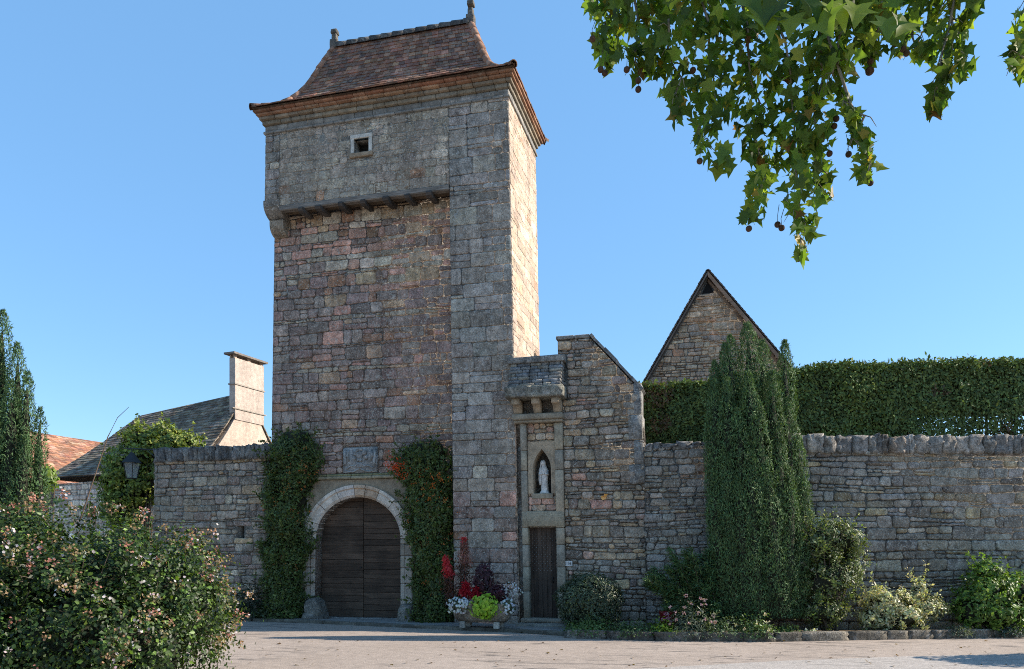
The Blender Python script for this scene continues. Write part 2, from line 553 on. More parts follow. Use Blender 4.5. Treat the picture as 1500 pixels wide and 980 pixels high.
def masonry(mb, M, regs, hs, ws, pal, seed, holes=(), dep=(.018, .042), split=.15, gap=.016, wav=.02, slant=.02, rag=.006, step=.075, thin=None):
    rng = random.Random(seed)
    if not isinstance(regs[0][0], (tuple, list)): regs = [regs]
    U = [u for r in regs for u, z in r]; Z = [z for r in regs for u, z in r]
    u0, u1, z0, z1 = min(U), max(U), min(Z), max(Z)
    lev = [z0]
    while lev[-1] < z1: lev.append(lev[-1] + rng.uniform(*hs) * (1.0 if rng.random() > .18 else .55))
    def zk(k, u):
        return lev[k] + (wav * mn.noise(Vector((u * .55, k * 5.17, seed * 3.1))) * 2 if 0 < k else 0)
    for k in range(len(lev) - 1):
        h = lev[k + 1] - lev[k]
        us = [u0 - rng.uniform(0, ws[0])]
        while us[-1] < u1:
            us.append(us[-1] + rng.uniform(*ws) * (.75 + .5 * min(h / hs[1], 1)) * (1 if rng.random() > .15 else .5))
        js = [(rng.uniform(-slant, slant), rng.uniform(-slant, slant)) for _ in us]
        for i in range(len(us) - 1):
            a0, a1 = us[i] + js[i][0], us[i] + js[i][1]
            b0, b1 = us[i + 1] + js[i + 1][0], us[i + 1] + js[i + 1][1]
            quads = []
            if rng.random() < split and h > .1:
                t = rng.uniform(.3, .7)
                la, lb = t + rng.uniform(-.06, .06), t + rng.uniform(-.06, .06)
                def e(ua, ub, ta, tb, bot, top):
                    pass
                zb0, zb1, zt0, zt1 = zk(k, a0), zk(k, b0), zk(k + 1, a1), zk(k + 1, b1)
                ma, mb_ = zb0 + (zt0 - zb0) * la, zb1 + (zt1 - zb1) * lb
                am, bm_ = a0 + (a1 - a0) * la, b0 + (b1 - b0) * lb
                quads.append([(a0, zb0), (b0, zb1), (bm_, mb_), (am, ma)])
                if rng.random() < .5 and b0 - a0 > .22:
                    c = rng.uniform(.35, .65)
                    cm = (am + (bm_ - am) * c, ma + (mb_ - ma) * c)
                    ct = (a1 + (b1 - a1) * c, zk(k + 1, a1 + (b1 - a1) * c))
                    quads.append([(am, ma), cm, ct, (a1, zt0)])
                    quads.append([cm, (bm_, mb_), (b1, zt1), ct])
                else:
                    quads.append([(am, ma), (bm_, mb_), (b1, zt1), (a1, zt0)])
            else:
                quads.append([(a0, zk(k, a0)), (b0, zk(k, b0)), (b1, zk(k + 1, b1)), (a1, zk(k + 1, a1))])
            for q in quads:
                cu = sum(x for x, _ in q) / 4; cz = sum(z for _, z in q) / 4
                col = pal(cu, cz, rng)
                if thin and h < hs[0] * .8 and rng.random() < .7: col = shade(thin, rng.uniform(.85, 1.15))
                d = rng.uniform(*dep)
                for reg in regs:
                    pp = clip_region(q, reg)
                    if len(pp) < 3: continue
                    pieces = [pp]
                    for (hu0, hz0, hu1, hz1) in holes:
                        nxt = []
                        for p in pieces:
                            x0, x1 = min(a for a, _ in p), max(a for a, _ in p)
                            y0, y1 = min(b for _, b in p), max(b for _, b in p)
                            if x1 <= hu0 or x0 >= hu1 or y1 <= hz0 or y0 >= hz1:
                                nxt.append(p); continue
                            cand = [clip_half(p, 1, 0, hu0), clip_half(p, -1, 0, -hu1), clip_half(p, 0, 1, hz0), clip_half(p, 0, -1, -hz1)]
                            cand = [c_ for c_ in cand if len(c_) >= 3]
                            if cand: nxt.append(max(cand, key=lambda c_: abs(area(c_))))
                        pieces = nxt
                    for p in pieces: stone(mb, M, p, d, col, gap, rng, step, rag)

def pick(rng, table, wm=None):
    r = rng.random() * sum(t[0] for t in table)
    for wgt, c in table:
        r -= wgt
        if r <= 0: return shade(c, rng.uniform(.74, 1.26), rng, .03, wm or WARM)
    return table[-1][1]

GREY, DGREY, LGREY = (.205, .192, .182), (.145, .135, .13), (.33, .31, .28)
PURP, PINK, TAN, RUST, BLUE = (.185, .15, .145), (.36, .235, .205), (.32, .26, .19), (.21, .135, .095), (.212, .21, .212)

def pal_body(u, z, rng):                   # u = world x on the tower's front
    g = mn.noise(Vector((u * .6, z * .45, 3.3)))
    if z > 8.1 + g and z < 9.9: return pick(rng, [(5, PINK), (2, LGREY), (3, PURP), (1, TAN), (.6, RUST)])
    if z >= 9.6: return pick(rng, [(4, TAN), (2, LGREY), (1, RUST)])
    if u > -2.6 + g and z < 6.2: return pick(rng, [(.8, PINK), (2, RUST), (4, PURP), (3, GREY), (.5, TAN)], (1.4, 1.17, 1.03))
    if g > .28: return pick(rng, [(.5, PINK), (3, PURP), (3, GREY), (.8, RUST), (.5, TAN)], (1.58, 1.30, 1.12))
    return pick(rng, [(4, GREY), (6, DGREY), (6, PURP), (.7, RUST), (.3, TAN), (.25, PINK), (.4, LGREY)], (1.56, 1.31, 1.15))

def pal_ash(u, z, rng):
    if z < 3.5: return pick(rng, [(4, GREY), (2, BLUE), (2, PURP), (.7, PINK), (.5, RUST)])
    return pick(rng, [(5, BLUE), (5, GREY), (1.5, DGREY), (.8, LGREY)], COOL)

def pal_panel(u, z, rng):
    return pick(rng, [(6, (.235, .222, .20)), (3, (.26, .245, .22)), (2, GREY), (.25, RUST), (.5, LGREY)])

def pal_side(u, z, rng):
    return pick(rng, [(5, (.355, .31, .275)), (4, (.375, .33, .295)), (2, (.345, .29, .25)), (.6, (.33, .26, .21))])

def pal_rub(u, z, rng):
    return pick(rng, [(5, GREY), (4, (.235, .21, .172)), (1.5, BLUE), (2, DGREY), (1.2, TAN), (.8, LGREY), (1, PURP), (.3, PINK)])

def pal_wall(u, z, rng):
    return pick(rng, [(5, (.185, .183, .178)), (3, BLUE), (3, DGREY), (1.2, (.24, .20, .14)), (.7, LGREY), (.3, RUST), (2, (.2, .185, .16))], COOL)

def pal_left(u, z, rng):
    return pick(rng, [(5, (.235, .215, .19)), (3, GREY), (1.5, LGREY), (1, TAN), (1.5, PURP), (1, DGREY)])

def pal_gab(u, z, rng):
    return pick(rng, [(4, (.33, .28, .225)), (3, (.27, .225, .18)), (2, (.38, .34, .28)), (1, (.32, .22, .16)), (1, GREY)])

MF = wallmap((0, 0), (1, 0))               # facade plane y = 0
def MFy(y): return wallmap((0, y), (1, 0))

# ------------------------------------------------------------------ setting: ground, road, pavement, bed
def sheet(name, pts, z, mat, n=None):
    mb = MB()
    mb.add([(p[0], p[1], z) for p in pts], [tuple(range(len(pts)))])
    o = mb.build(name, mat)
    return tag(o, kind='structure')

sheet('ground', [(-500, -500), (500, -500), (500, 500), (-500, 500)], 0, M_EARTH)
sheet('road', [(-60, -60), (60, -60), (60, 4), (10.9, 1.1), (5.63, -1.5), (1.6, -1.7), (-6, 1.2), (-9.8, .9), (-16, 3), (-60, 6)], .004, M_ROAD)
g_ = [gnd(960, 979), gnd(1150, 968.5), gnd(1330, 962), gnd(1560, 957)]
sheet('road_verge', [(p.x, p.y) for p in g_][::-1] + [(-2, -9), (-1, -16), (20, -16), (22, -5)], .008, M_PATCH)
KR = [(1.62, -1.92), (3.3, -2.0), (5.5, -1.55), (8.0, -.45), (10.6, .75), (14, 2.2)]       # kerb line of the planted bed
KL = [(1.62, -1.35), (.1, -1.05), (-2.0, -.75), (-3.6, -.45), (-5.3, -.12), (-6.6, -.05)]   # edge of the pavement before the gate
mb = MB()
MZ = lambda u, v, d=0.0: (u, v, d)
mb.prism(MZ, [(a, b) for a, b in KL] + [(-6.6, .44), (-6.3, 1.2), (0, 1.2), (1.62, .3)], .075, -.1)
tag(mb.build('pavement', M_CONC), kind='structure')
mb = MB()
mb.prism(MZ, [(1.64, -1.84), (3.3, -1.92), (5.5, -1.47), (8, -.37), (10.6, .83), (14, 2.3), (14, 3.5), (5.2, .5), (1.64, .5)], .07, -.1)
mb.prism(MZ, [(-10.6, -.1), (-6.62, -.2), (-6.62, .7), (-10.6, .7)], .06, -.1)
tag(mb.build('soil_bed', M_EARTH), kind='structure')

def kerb(mb, line, wdt, hgt, seed, l0=.5, l1=.95):
    rng = random.Random(seed)
    for (x0, y0), (x1, y1) in zip(line[:-1], line[1:]):
        L = math.hypot(x1 - x0, y1 - y0); a = math.atan2(y1 - y0, x1 - x0); t = 0
        while t < L - .1:
            l = min(rng.uniform(l0, l1), L - t)
            if L - t - l < .2: l = L - t
            m = t + l / 2
            mb.rock((x0 + math.cos(a) * m, y0 + math.sin(a) * m, hgt * .45), (l * 1.01, wdt, hgt * 1.25), rng,
                    shade((.15, .135, .11), rng.uniform(.65, 1.3)), .12, .9, a, 5)
            t += l
mb = MB()
kerb(mb, KR, .17, .16, 5)
kerb(mb, [(1.6, -1.42), (1.62, -1.9)], .16, .12, 6)
kerb(mb, [(-10.4, -.12), (-6.6, -.12)], .16, .13, 8)
tag(mb.build('kerb', M_COPE, smooth=True), kind='structure')
mb = MB()
kerb(mb, [(a, b - .05) for a, b in KL], .12, .075, 7, .9, 1.6)
tag(mb.build('pavement_edge', M_BUFF, smooth=True), kind='structure')

# ------------------------------------------------------------------ gate tower
XL, XB, YB, DEPTH = -6.40, -1.48, .45, 2.7
tower = thing('gate_tower', (-3.2, 1.3, 0), 'tall square stone gate tower with flared red tiled roof and arched doorway', 'tower')
ZP = 10.2                                   # underside of the projecting upper wall
ACX, AHW, ASP, AR = -4.05, 1.10, 2.03, 1.02 # arch centre, half width, springing, rise
rg = random.Random(11)

mb = MB()                                   # main wall, set back behind the buttress
arch = [(ACX + AHW * math.cos(t), ASP + AR * math.sin(t)) for t in [math.pi * k / 24 for k in range(25)]]
MB_ = MFy(YB)
mb.prism(MB_, [(XL, 0), (ACX - AHW, 0)] + arch[::-1] + [(ACX + AHW, 0), (XB, 0), (XB, 12.2), (XL, 12.2)], 0, -.5, (.125, .095, .075))
mb.box((XL + .002, YB + .5, 0), (XB, DEPTH, 12.2), (.3, .25, .2))
DX0, DX1 = ACX - 1.46, ACX + 1.46           # edges of the dressed surround
masonry(mb, MB_, [(XL, 0), (XB - .01, 0), (XB - .01, 10.12), (XL, 10.12)], (.17, .30), (.22, .55), pal_body, 101,
        holes=[(DX0, -1, DX1, 3.62), (-4.45, 3.62, -3.5, 4.3)], dep=(.008, .030), split=.28, gap=.022, wav=.04, slant=.03, rag=.011, thin=(.38, .315, .23))
mb.build('main_wall', M_BODY, tower, True, lean)

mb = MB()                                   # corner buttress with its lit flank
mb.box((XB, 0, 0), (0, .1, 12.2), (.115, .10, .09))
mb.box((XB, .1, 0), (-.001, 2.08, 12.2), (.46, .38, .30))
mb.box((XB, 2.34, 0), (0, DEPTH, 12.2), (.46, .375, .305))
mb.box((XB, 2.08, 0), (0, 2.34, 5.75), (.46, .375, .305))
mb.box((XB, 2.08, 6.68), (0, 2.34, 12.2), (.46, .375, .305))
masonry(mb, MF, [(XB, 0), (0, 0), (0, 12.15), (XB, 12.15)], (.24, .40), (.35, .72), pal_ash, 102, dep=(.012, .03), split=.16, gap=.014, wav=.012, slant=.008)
masonry(mb, wallmap((XB, YB + .0), (0, -1)), [(.02, 0), (.43, 0), (.43, 10.1), (.02, 10.1)], (.24, .40), (.4, .5), pal_ash, 122, dep=(.004, .012), split=.1)
mb.build('buttress', M_ASH, tower, True, lean)
mb = MB()
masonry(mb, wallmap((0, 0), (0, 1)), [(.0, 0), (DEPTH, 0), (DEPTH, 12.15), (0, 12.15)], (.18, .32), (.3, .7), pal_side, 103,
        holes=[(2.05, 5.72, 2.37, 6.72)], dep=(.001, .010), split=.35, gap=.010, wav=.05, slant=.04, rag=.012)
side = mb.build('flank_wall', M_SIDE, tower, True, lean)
tag(side, 'pale sunlit stone flank')
mb = MB()
mb.box((-.5, 2.06, 5.75), (-.3, 2.36, 6.68), (.01, .01, .01))
mb.box((-.06, 2.085, 5.755), (.003, 2.335, 6.675), (.03, .022, .016))
slit = mb.build('slit_window', M_BEAM, tower, warp=lean)

mb = MB()                                   # projecting upper wall on joists
WX0, WX1, WZ0, WZ1 = -3.94, -3.55, 11.22, 11.56
for a, b in (((XL, 0, ZP), (WX0, YB, 12.2)), ((WX1, 0, ZP), (XB, YB, 12.2)), ((WX0, 0, ZP), (WX1, YB, WZ0)), ((WX0, 0, WZ1), (WX1, YB, 12.2))):
    mb.box(a, b, (.25, .225, .19))
masonry(mb, MF, [(XL + .4, ZP), (XB, ZP), (XB, 12.0), (XL + .4, 12.0)], (.16, .26), (.2, .45), pal_panel, 104,
        holes=[(WX0 - .1, WZ0 - .12, WX1 + .1, WZ1 + .1)], dep=(.001, .009), split=.25, gap=.014, wav=.03, rag=.012)
masonry(mb, MF, [(XL, ZP), (XL + .4, ZP), (XL + .4, 12.0), (XL, 12.0)], (.22, .36), (.28, .42), pal_ash, 105, dep=(.014, .03), split=.1, slant=.01)
masonry(mb, wallmap((XL, YB), (0, -1)), [(0, ZP), (YB, ZP), (YB, 12.0), (0, 12.0)], (.22, .36), (.4, .5), pal_ash, 106, dep=(.01, .02), split=.1)
mb.build('upper_wall', M_PANEL, tower, True, lean)

win = MB()                                  # small square window
for a, b in (((WX0 - .09, -.03, WZ0 - .02), (WX0, .1, WZ1 + .02)), ((WX1, -.03, WZ0 - .02), (WX1 + .09, .1, WZ1 + .02)), ((WX0 - .1, -.035, WZ1), (WX1 + .1, .1, WZ1 + .1))):
    win.bbox(a, b, .012, (.52, .49, .43))
win.bbox((WX0 - .11, -.06, WZ0 - .11), (WX1 + .11, .1, WZ0 + .0), .015, (.29, .22, .15))
wf = win.build('window_frame', M_BUFF, tower, warp=lean)
mb = MB()
mb.box((WX0, .3, WZ0), (WX1, .34, WZ1), (.02, .018, .015))  # near-black panel paints the shade inside the small window
mb.build('shade_panel', M_WOOD, wf, warp=lean)

mb = MB()                                   # timber sill beam and joist ends under the upper wall
mb.bbox((XL + .42, -.03, ZP - .13), (XB - .01, .14, ZP), .02, (.19, .165, .14))
mb.bbox((XL + .42, .14, ZP - .05), (XB - .01, YB, ZP), .01, (.15, .11, .075))
mb.build('beam', M_BEAM, tower, warp=lean)
for px, py in ((437, 303), (463, 300), (496, 297), (529, 293), (563, 289), (595, 285), (627, 282)):
    p = at(px, py, 0)
    mb = MB()
    wd = rg.uniform(.055, .07); zt = ZP - .13
    x = p.x + .08
    prof = [(-.1 + rg.uniform(-.02, .02), 0), (-.13, -.05), (-.10, -.10), (-.02, -.13), (.12, -.11), (.46, -.08), (.46, 0)]
    n = len(prof)
    vs = [(x - wd + rg.uniform(-.01, .01), y, zt + z) for y, z in prof] + [(x + wd + rg.uniform(-.01, .01), y, zt + z) for y, z in prof]
    mb.add(vs, [tuple(range(n)), tuple(range(2 * n - 1, n - 1, -1))] + [(i, i + n, (i + 1) % n + n, (i + 1) % n) for i in range(n)], shade((.075, .064, .056), rg.uniform(.7, 1.2)))
    mb.build('joist_end', M_BEAM, tower, warp=lean)

mb = MB()                                   # two roll corbel under the corner
def roll(x0, x1, y0, y1, z0, z1, col):
    pr = [(y1, z1), (y0, z1)] + [(y0 + (y1 - y0) * (1 - math.cos(t)), z1 - .08 - (z1 - .08 - z0) * math.sin(t)) for t in [math.pi / 2 * k / 7 for k in range(8)]]
    n = len(pr)
    vs = [(x0, y, z) for y, z in pr] + [(x1, y, z) for y, z in pr]
    mb.add(vs, [tuple(range(n)), tuple(range(2 * n - 1, n - 1, -1))] + [(i, i + n, (i + 1) % n + n, (i + 1) % n) for i in range(n)], col)
roll(XL - .02, XL + .43, -.04, YB, 9.95, 10.36, (.19, .175, .155))
roll(XL + .03, XL + .41, .17, YB, 9.6, 9.945, (.30, .245, .18))
mb.build('corner_corbel', M_PANEL, tower, warp=lean)

mb = MB()                                   # brick cove below the eaves
ex0, ex1, ey0, ey1 = XL, 0, 0, DEPTH
for i, (z0, z1, off, cols) in enumerate(((11.99, 12.05, .05, [(.23, .22, .20)]), (12.05, 12.2, .015, [(.24, .22, .19), (.2, .19, .17)]), (12.2, 12.3, .07, [(.25, .205, .145), (.22, .19, .145)]),
                                         (12.3, 12.38, .13, [(.25, .19, .13), (.23, .185, .135)]), (12.38, 12.44, .19, [(.30, .16, .095), (.33, .2, .12)]), (12.44, 12.50, .245, [(.27, .125, .075), (.3, .16, .1)]))):
    ys = off * 1.15
    x = ex0 - off * .85
    while x < ex1 + off * .85:
        l = rg.uniform(.25, .55)
        x2 = min(x + l, ex1 + off * .85)
        mb.bbox((x, ey0 - ys, z0 + rg.uniform(0, .006)), (x2 - .008, .2, z1 + rg.uniform(-.006, .001)), .012, shade(rg.choice(cols), rg.uniform(.8, 1.2)))
        x = x2
    for sx in (0, 1):
        y = .2
        while y < ey1 + ys:
            y2 = min(y + rg.uniform(.25, .5), ey1 + ys)
            if sx: mb.bbox((-.2, y, z0), (ex1 + off * .85, y2 - .008, z1 - .002), .012, shade(rg.choice(cols), rg.uniform(.85, 1.2)))
            else: mb.bbox((ex0 - off * .85, y, z0), (ex0 + .2, y2 - .008, z1 - .002), .012, shade(rg.choice(cols), rg.uniform(.85, 1.2)))
            y = y2
mb.box((ex0 + .1, .1, 12.19), (ex1 - .1, ey1 - .02, 12.49), (.2, .15, .1))
mb.build('eaves_cornice', M_BUFF, tower, True, lean)

# roof
def interp(tab, x):
    for (a, b), (c, d) in zip(tab[:-1], tab[1:]):
        if x <= c: return b + (d - b) * (x - a) / (c - a)
    return tab[-1][1]
PROF = [(0, 0), (.13, .045), (.26, .10), (.385, .17), (.51, .27), (.64, .41), (.73, .55), (.80, .68), (.9, .84), (1, 1)]

def tile_face(mb, P, L, rng, cols, expo=.105, tw=.17, th=.014, lift=.012, jit=.006, arc=None, mi=0):
    """P(h, t) on the roof surface, h 0..1 up the slope, t 0..1 along; courses of separate tiles"""
    hs = [k / 200 for k in range(201)]
    pt = [Vector(P(h, .5)) for h in hs]
    cum = [0]
    for a, b in zip(pt[:-1], pt[1:]): cum.append(cum[-1] + math.sqrt((b - a).y ** 2 + (b - a).z ** 2 + (b - a).x ** 2))
    tot = cum[-1]
    def hof(s):
        s = min(max(s, 0), tot)
        lo, hi = 0, 200
        while hi - lo > 1:
            m = (lo + hi) // 2
            if cum[m] <= s: lo = m
            else: hi = m
        return (lo + (s - cum[lo]) / max(1e-6, cum[hi] - cum[lo])) / 200
    rows = int(tot / expo)
    for r in range(rows + 1):
        s0 = r * expo; s1 = min(s0 + expo * 1.5, tot)
        if s1 - s0 < .03: break
        h0, h1 = hof(s0), hof(s1)
        A, B = Vector(P(h0, 0)), Vector(P(h0, 1))
        Lr = (B - A).length
        nt_ = max(1, int(Lr / tw))
        ph = rng.random()
        edges = [0] + [min(max((k + ph + rng.uniform(-.1, .1)) / nt_, 0), 1) for k in range(nt_)] + [1]
        for a, b in zip(edges[:-1], edges[1:]):
            if (b - a) * Lr < .03: continue
            e = .004 / Lr
            dh = rng.uniform(-jit, jit) / tot
            p = [Vector(P(max(h0 + dh, -.02), a + e)), Vector(P(max(h0 + dh, -.02), b - e)), Vector(P(h1, b - e)), Vector(P(h1, a + e))]
            nn = (p[1] - p[0]).cross(p[3] - p[0])
            if nn.length < 1e-9: continue
            nn.normalize()
            lf = lift + rng.uniform(0, .008)
            q = [p[0] + nn * lf, p[1] + nn * (lf + rng.uniform(-.004, .004)), p[2], p[3]]
            top = [v + nn * th for v in q]
            mb.add(q + top, [(4, 5, 6, 7), (0, 1, 5, 4), (1, 2, 6, 5), (3, 0, 4, 7), (0, 3, 2, 1)], shade(rng.choice(cols), rng.uniform(.65, 1.25), rng, .06), mi)

EX0, EX1, EY0, EY1 = -6.585, .21, -.35, DEPTH + .35
RX0, RX1, RY, EZ, RZ = -5.22, -1.34, 1.35, 12.5, 14.80
def RP(face):
    def P(h, t):
        h_ = min(max(h, -.03), 1)
        zf = interp(PROF, max(h_, 0))
        xl, xr = EX0 + (RX0 - EX0) * h_, EX1 + (RX1 - EX1) * h_
        yf, yb = EY0 + (RY - EY0) * h_, EY1 + (RY - EY1) * h_
        z = EZ + (RZ - EZ) * zf
        if face == 'front': return lean((xl + (xr - xl) * t, yf, z))
        if face == 'back': return lean((xr + (xl - xr) * t, yb, z))
        if face == 'right': return lean((xr, yf + (yb - yf) * t, z))
        return lean((xl, yb + (yf - yb) * t, z))
    return P
TC = [(.27, .135, .085), (.31, .155, .10), (.24, .122, .082), (.20, .12, .085), (.34, .195, .125), (.17, .105, .08)]
mb = MB()
for fc in ('front', 'back', 'right', 'left'):
    P = RP(fc)
    vs, fs = [], []
    N = 24
    for k in range(N + 1):
        vs += [P(k / N, 0), P(k / N, 1)]
    for k in range(N): fs.append((2 * k, 2 * k + 1, 2 * k + 3, 2 * k + 2))
    mb.add(vs, fs, (.08, .05, .04))
    tile_face(mb, P, 0, random.Random(31), TC, .135, .17, .022, .018, .012)
o = [lean((x, y, EZ - .012)) for x, y in ((EX0, EY0), (EX1, EY0), (EX1, EY1), (EX0, EY1))]
mb.add(o, [(3, 2, 1, 0)], (.1, .07, .05))
roof = mb.build('roof', M_TILE, tower)

def halfpipe(mb, A, B, r, col, rng):       # one round capping tile
    A, B = Vector(A), Vector(B)
    d = (B - A).normalized()
    sd = d.cross(Vector((0, 0, 1))).normalized(); up = sd.cross(d)
    vs, fs = [], []
    for p, rr in ((A, r * 1.12), (B, r * .92)):
        for k in range(9):
            t = -.35 + (math.pi + .7) * k / 8
            vs.append(p + sd * math.cos(t) * rr + up * (math.sin(t) * rr + rng.uniform(-.004, .004)))
        for k in range(9):
            t = -.35 + (math.pi + .7) * k / 8
            vs.append(p + sd * math.cos(t) * rr * .8 + up * (math.sin(t) * rr * .8))
    for k in range(8):
        fs.append((k, k + 18, k + 19, k + 1))
        fs.append((k, k + 1, k + 10, k + 9))
    fs.append(tuple(range(18, 27))[::-1])
    mb.add(vs, fs, col)
rr = random.Random(41)
for fc, t in (('front', 0), ('front', 1), ('back', 0), ('back', 1)):
    hp = MB()
    P = RP(fc)
    hs = []
    h = -.01
    while h < .985:
        hs.append(h)
        p = Vector(P(h, t)); k = h
        while k < 1 and (Vector(P(k, t)) - p).length < .30: k += .004
        h = k
    hs.append(1)
    for a, b in zip(hs[:-1], hs[1:]):
        A, B = Vector(P(a, t)), Vector(P(min(b + .02, 1), t))
        dk = rr.uniform(.8, 1.15) * (.55 if a < .12 else 1)
        halfpipe(hp, A + Vector((0, 0, .0)), B + Vector((0, 0, .0)), .085, shade((.30, .17, .115), dk), rr)
    hp.build('hip_tiles', M_TILE, roof, True)
hp = MB()
x = RX0 + .1
while x < RX1 - .05:
    x2 = min(x + .33, RX1)
    halfpipe(hp, lean((x - .02, RY, RZ - .01)), lean((x2 + .02, RY, RZ - .01)), .12, shade((.085, .08, .074), rr.uniform(.7, 1.3)), rr)
    x = x2
hp.build('ridge_tiles', M_SLATE, roof, True)
for x, hh in ((RX0, .32), (RX1, .40)):
    mb = MB()
    b = Vector(lean((x, RY, RZ - .05)))
    mb.rock((b.x, b.y, b.z + .1), (.2, .2, .26), rr, (.115, .105, .09), .05, .85)
    mb.rock((b.x, b.y, b.z + .30), (.13, .13, .20), rr, (.115, .105, .09), .06, .8)
    mb.rock((b.x, b.y, b.z + .12 + hh), (.17, .17, .11), rr, (.115, .105, .09), .08, .8)
    mb.build('finial', M_SLATE, tower, True)

# dressed doorway
mb = MB()
Md = MFy(YB)
rgd = random.Random(51)
spand = [(DX0 + .16, 0.9), (ACX - AHW - .3, .9)] + [(ACX + (AHW + .3) * math.cos(t), ASP + (AR + .3) * math.sin(t)) for t in [math.pi * k / 24 for k in range(24, -1, -1)]] + [(ACX + AHW + .3, .9), (DX1, .9), (DX1, 3.48), (DX0 + .16, 3.48)]
mb.prism(Md, spand, .02, -.1, (.27, .225, .165))
mb.build('spandrel', M_BUFF, tower, warp=lean)
mb = MB()
VCOL = [(.56, .48, .40), (.53, .46, .39), (.58, .51, .43), (.47, .35, .25), (.54, .47, .41)]
cuts = [0, .30, .52, .78, 1.12, 1.40, 1.62, 1.98, 2.40, 2.78, math.pi]
for a0, a1 in zip(cuts[:-1], cuts[1:]):
    cc = shade(rgd.choice(VCOL), rgd.uniform(.9, 1.1))
    K = 5
    e = .006
    ts = [a0 + e + (a1 - a0 - 2 * e) * k / K for k in range(K + 1)]
    prof = [(.30, -.05), (.30, .075), (.265, .085), (.225, .085), (.20, .045), (.185, .05), (.16, .06), (.055, .05), (.0, .0), (-.0, -.30)]
    vs = []
    for t in ts:
        for r_, d in prof:
            vs.append(Md(ACX + (AHW + r_) * math.cos(t), ASP + (AR + r_) * math.sin(t), d))
    n = len(prof)
    fs = [(i * n + j, (i + 1) * n + j, (i + 1) * n + j + 1, i * n + j + 1) for i in range(K) for j in range(n - 1)]
    fs += [tuple(range(n)), tuple(K * n + j for j in range(n))[::-1]]
    mb.add(vs, fs, cc)
mb.build('arch_ring', M_BUFF, tower, warp=lean)
for sd in (-1, 1):
    mb = MB()
    zs = [0.02, .32, .95, 1.33, 1.62, 1.9, ASP]
    for i, (z0, z1) in enumerate(zip(zs[:-1], zs[1:])):
        cc = shade(rgd.choice([(.36, .31, .255), (.40, .36, .315), (.33, .29, .235)]), rgd.uniform(.85, 1.1))
        xa, xb = sorted((ACX + sd * (AHW + .01), ACX + sd * (AHW + .13)))
        mb.bbox((xa, YB - .045, z0), (xb, YB + .32, z1 - .007), .02, shade(cc, 1.12))
        xa, xb = sorted((ACX + sd * (AHW + .132), ACX + sd * (AHW + .33)))
        big_ = .03 if i == len(zs) - 2 else 0
        mb.bbox((xa, YB - .075 - big_, z0), (xb, YB + .2, z1 - .008), .025, cc)
    if sd < 0: mb.bbox((DX0 + .002, YB - .05, 2.06), (DX0 + .16, YB + .1, 3.48), .02, (.36, .34, .30))
    mb.build('jamb', M_BUFF, tower, warp=lean)
mb = MB()
x = DX0 - .03
while x < DX1 + .03:
    x2 = min(x + rgd.uniform(.5, .9), DX1 + .03)
    mb.bbox((x, YB - .10, 3.49), (x2 - .006, YB + .1, 3.565), .02, shade((.30, .26, .175), rgd.uniform(.85, 1.15)))
    mb.bbox((x, YB - .065, 3.565), (x2 - .006, YB + .1, 3.62), .015, shade((.19, .185, .10), rgd.uniform(.85, 1.15)))
    x = x2
mb.build('ledge', M_BUFF, tower, warp=lean)

for sd in (-1, 1):                          # two leaves of horizontal boards
    mb = MB()
    xa, xb = (ACX - AHW - .05, ACX - .006) if sd < 0 else (ACX + .006, ACX + AHW + .05)
    z = .09
    while z < 3.1:
        hb = rgd.uniform(.11, .19)
        z2 = min(z + hb, 3.12)
        k = rgd.uniform(.7, 1.3)
        mb.bbox((xa, YB + .30 + rgd.uniform(0, .008), z), (xb, YB + .36, z2 - .005), .006, shade((.078, .052, .036), k))
        z = z2
    leaf = mb.build('door_leaf', M_WOOD, tower)
mb = MB()
mb.lathe((0, 0, 0), [(.001, -.02), (.02, -.015), (.025, 0), (.02, .015), (.001, .02)], 10, (.05, .045, .03))
kn = mb.build('handle', M_IRON, tower, True)
kn.location = Vector((ACX - .06, YB + .27, 1.32)) - Vector(tower.location)
kn.data.transform(Matrix.Translation(Vector(tower.location)))
mb = MB()
mb.bbox((ACX - AHW - .02, YB + .02, 0), (ACX + AHW + .02, YB + .42, .088), .015, (.27, .26, .24))
mb.build('threshold', M_COPE, tower)

# carved coat of arms
plq = MB()
q0, q1 = (-4.43, 3.64), (-3.53, 4.27)
plq.bbox((q0[0], YB - .03, q0[1]), (q1[0], YB + .05, q1[1]), .02, (.25, .255, .25))
pc = Vector(((q0[0] + q1[0]) / 2, YB - .035, (q0[1] + q1[1]) / 2))
def rel(u, v): return (pc.x + u, YB - .035, pc.z + v)
for sgn in (-1, 1):
    plq.tube([rel(0, -.20), rel(sgn * .06, -.24), rel(sgn * .16, -.28), rel(sgn * .28, -.285), rel(sgn * .38, -.25)], [.02, .022, .022, .02, .012], 7, (.30, .30, .29))
    plq.tube([rel(0, -.06), rel(sgn * .08, -.11), rel(sgn * .12, -.15), rel(sgn * .24, -.14), rel(sgn * .33, -.2), rel(sgn * .41, -.16)], [.018, .02, .022, .022, .02, .012], 7, (.28, .28, .275))
    plq.tube([rel(sgn * .40, .27), rel(sgn * .40, .1), rel(sgn * .38, -.05), rel(sgn * .40, -.14)], [.035, .04, .04, .02], 7, (.27, .28, .275))
    plq.tube([rel(sgn * .3, .24), rel(sgn * .33, .1), rel(sgn * .28, -.02)], [.03, .035, .02], 7, (.24, .245, .24))
rq = random.Random(61)
for u, v, a, b in ((0, .12, .16, .2), (-.11, .17, .12, .14), (.12, .18, .13, .14), (.0, .0, .14, .1), (-.15, .05, .1, .09), (.17, .06, .1, .1), (0, .24, .2, .08), (.0, -.13, .15, .14)):
    plq.rock(rel(u, v), (a, .09, b), rq, shade((.25, .25, .245), rq.uniform(.8, 1.15)), .25, .4)
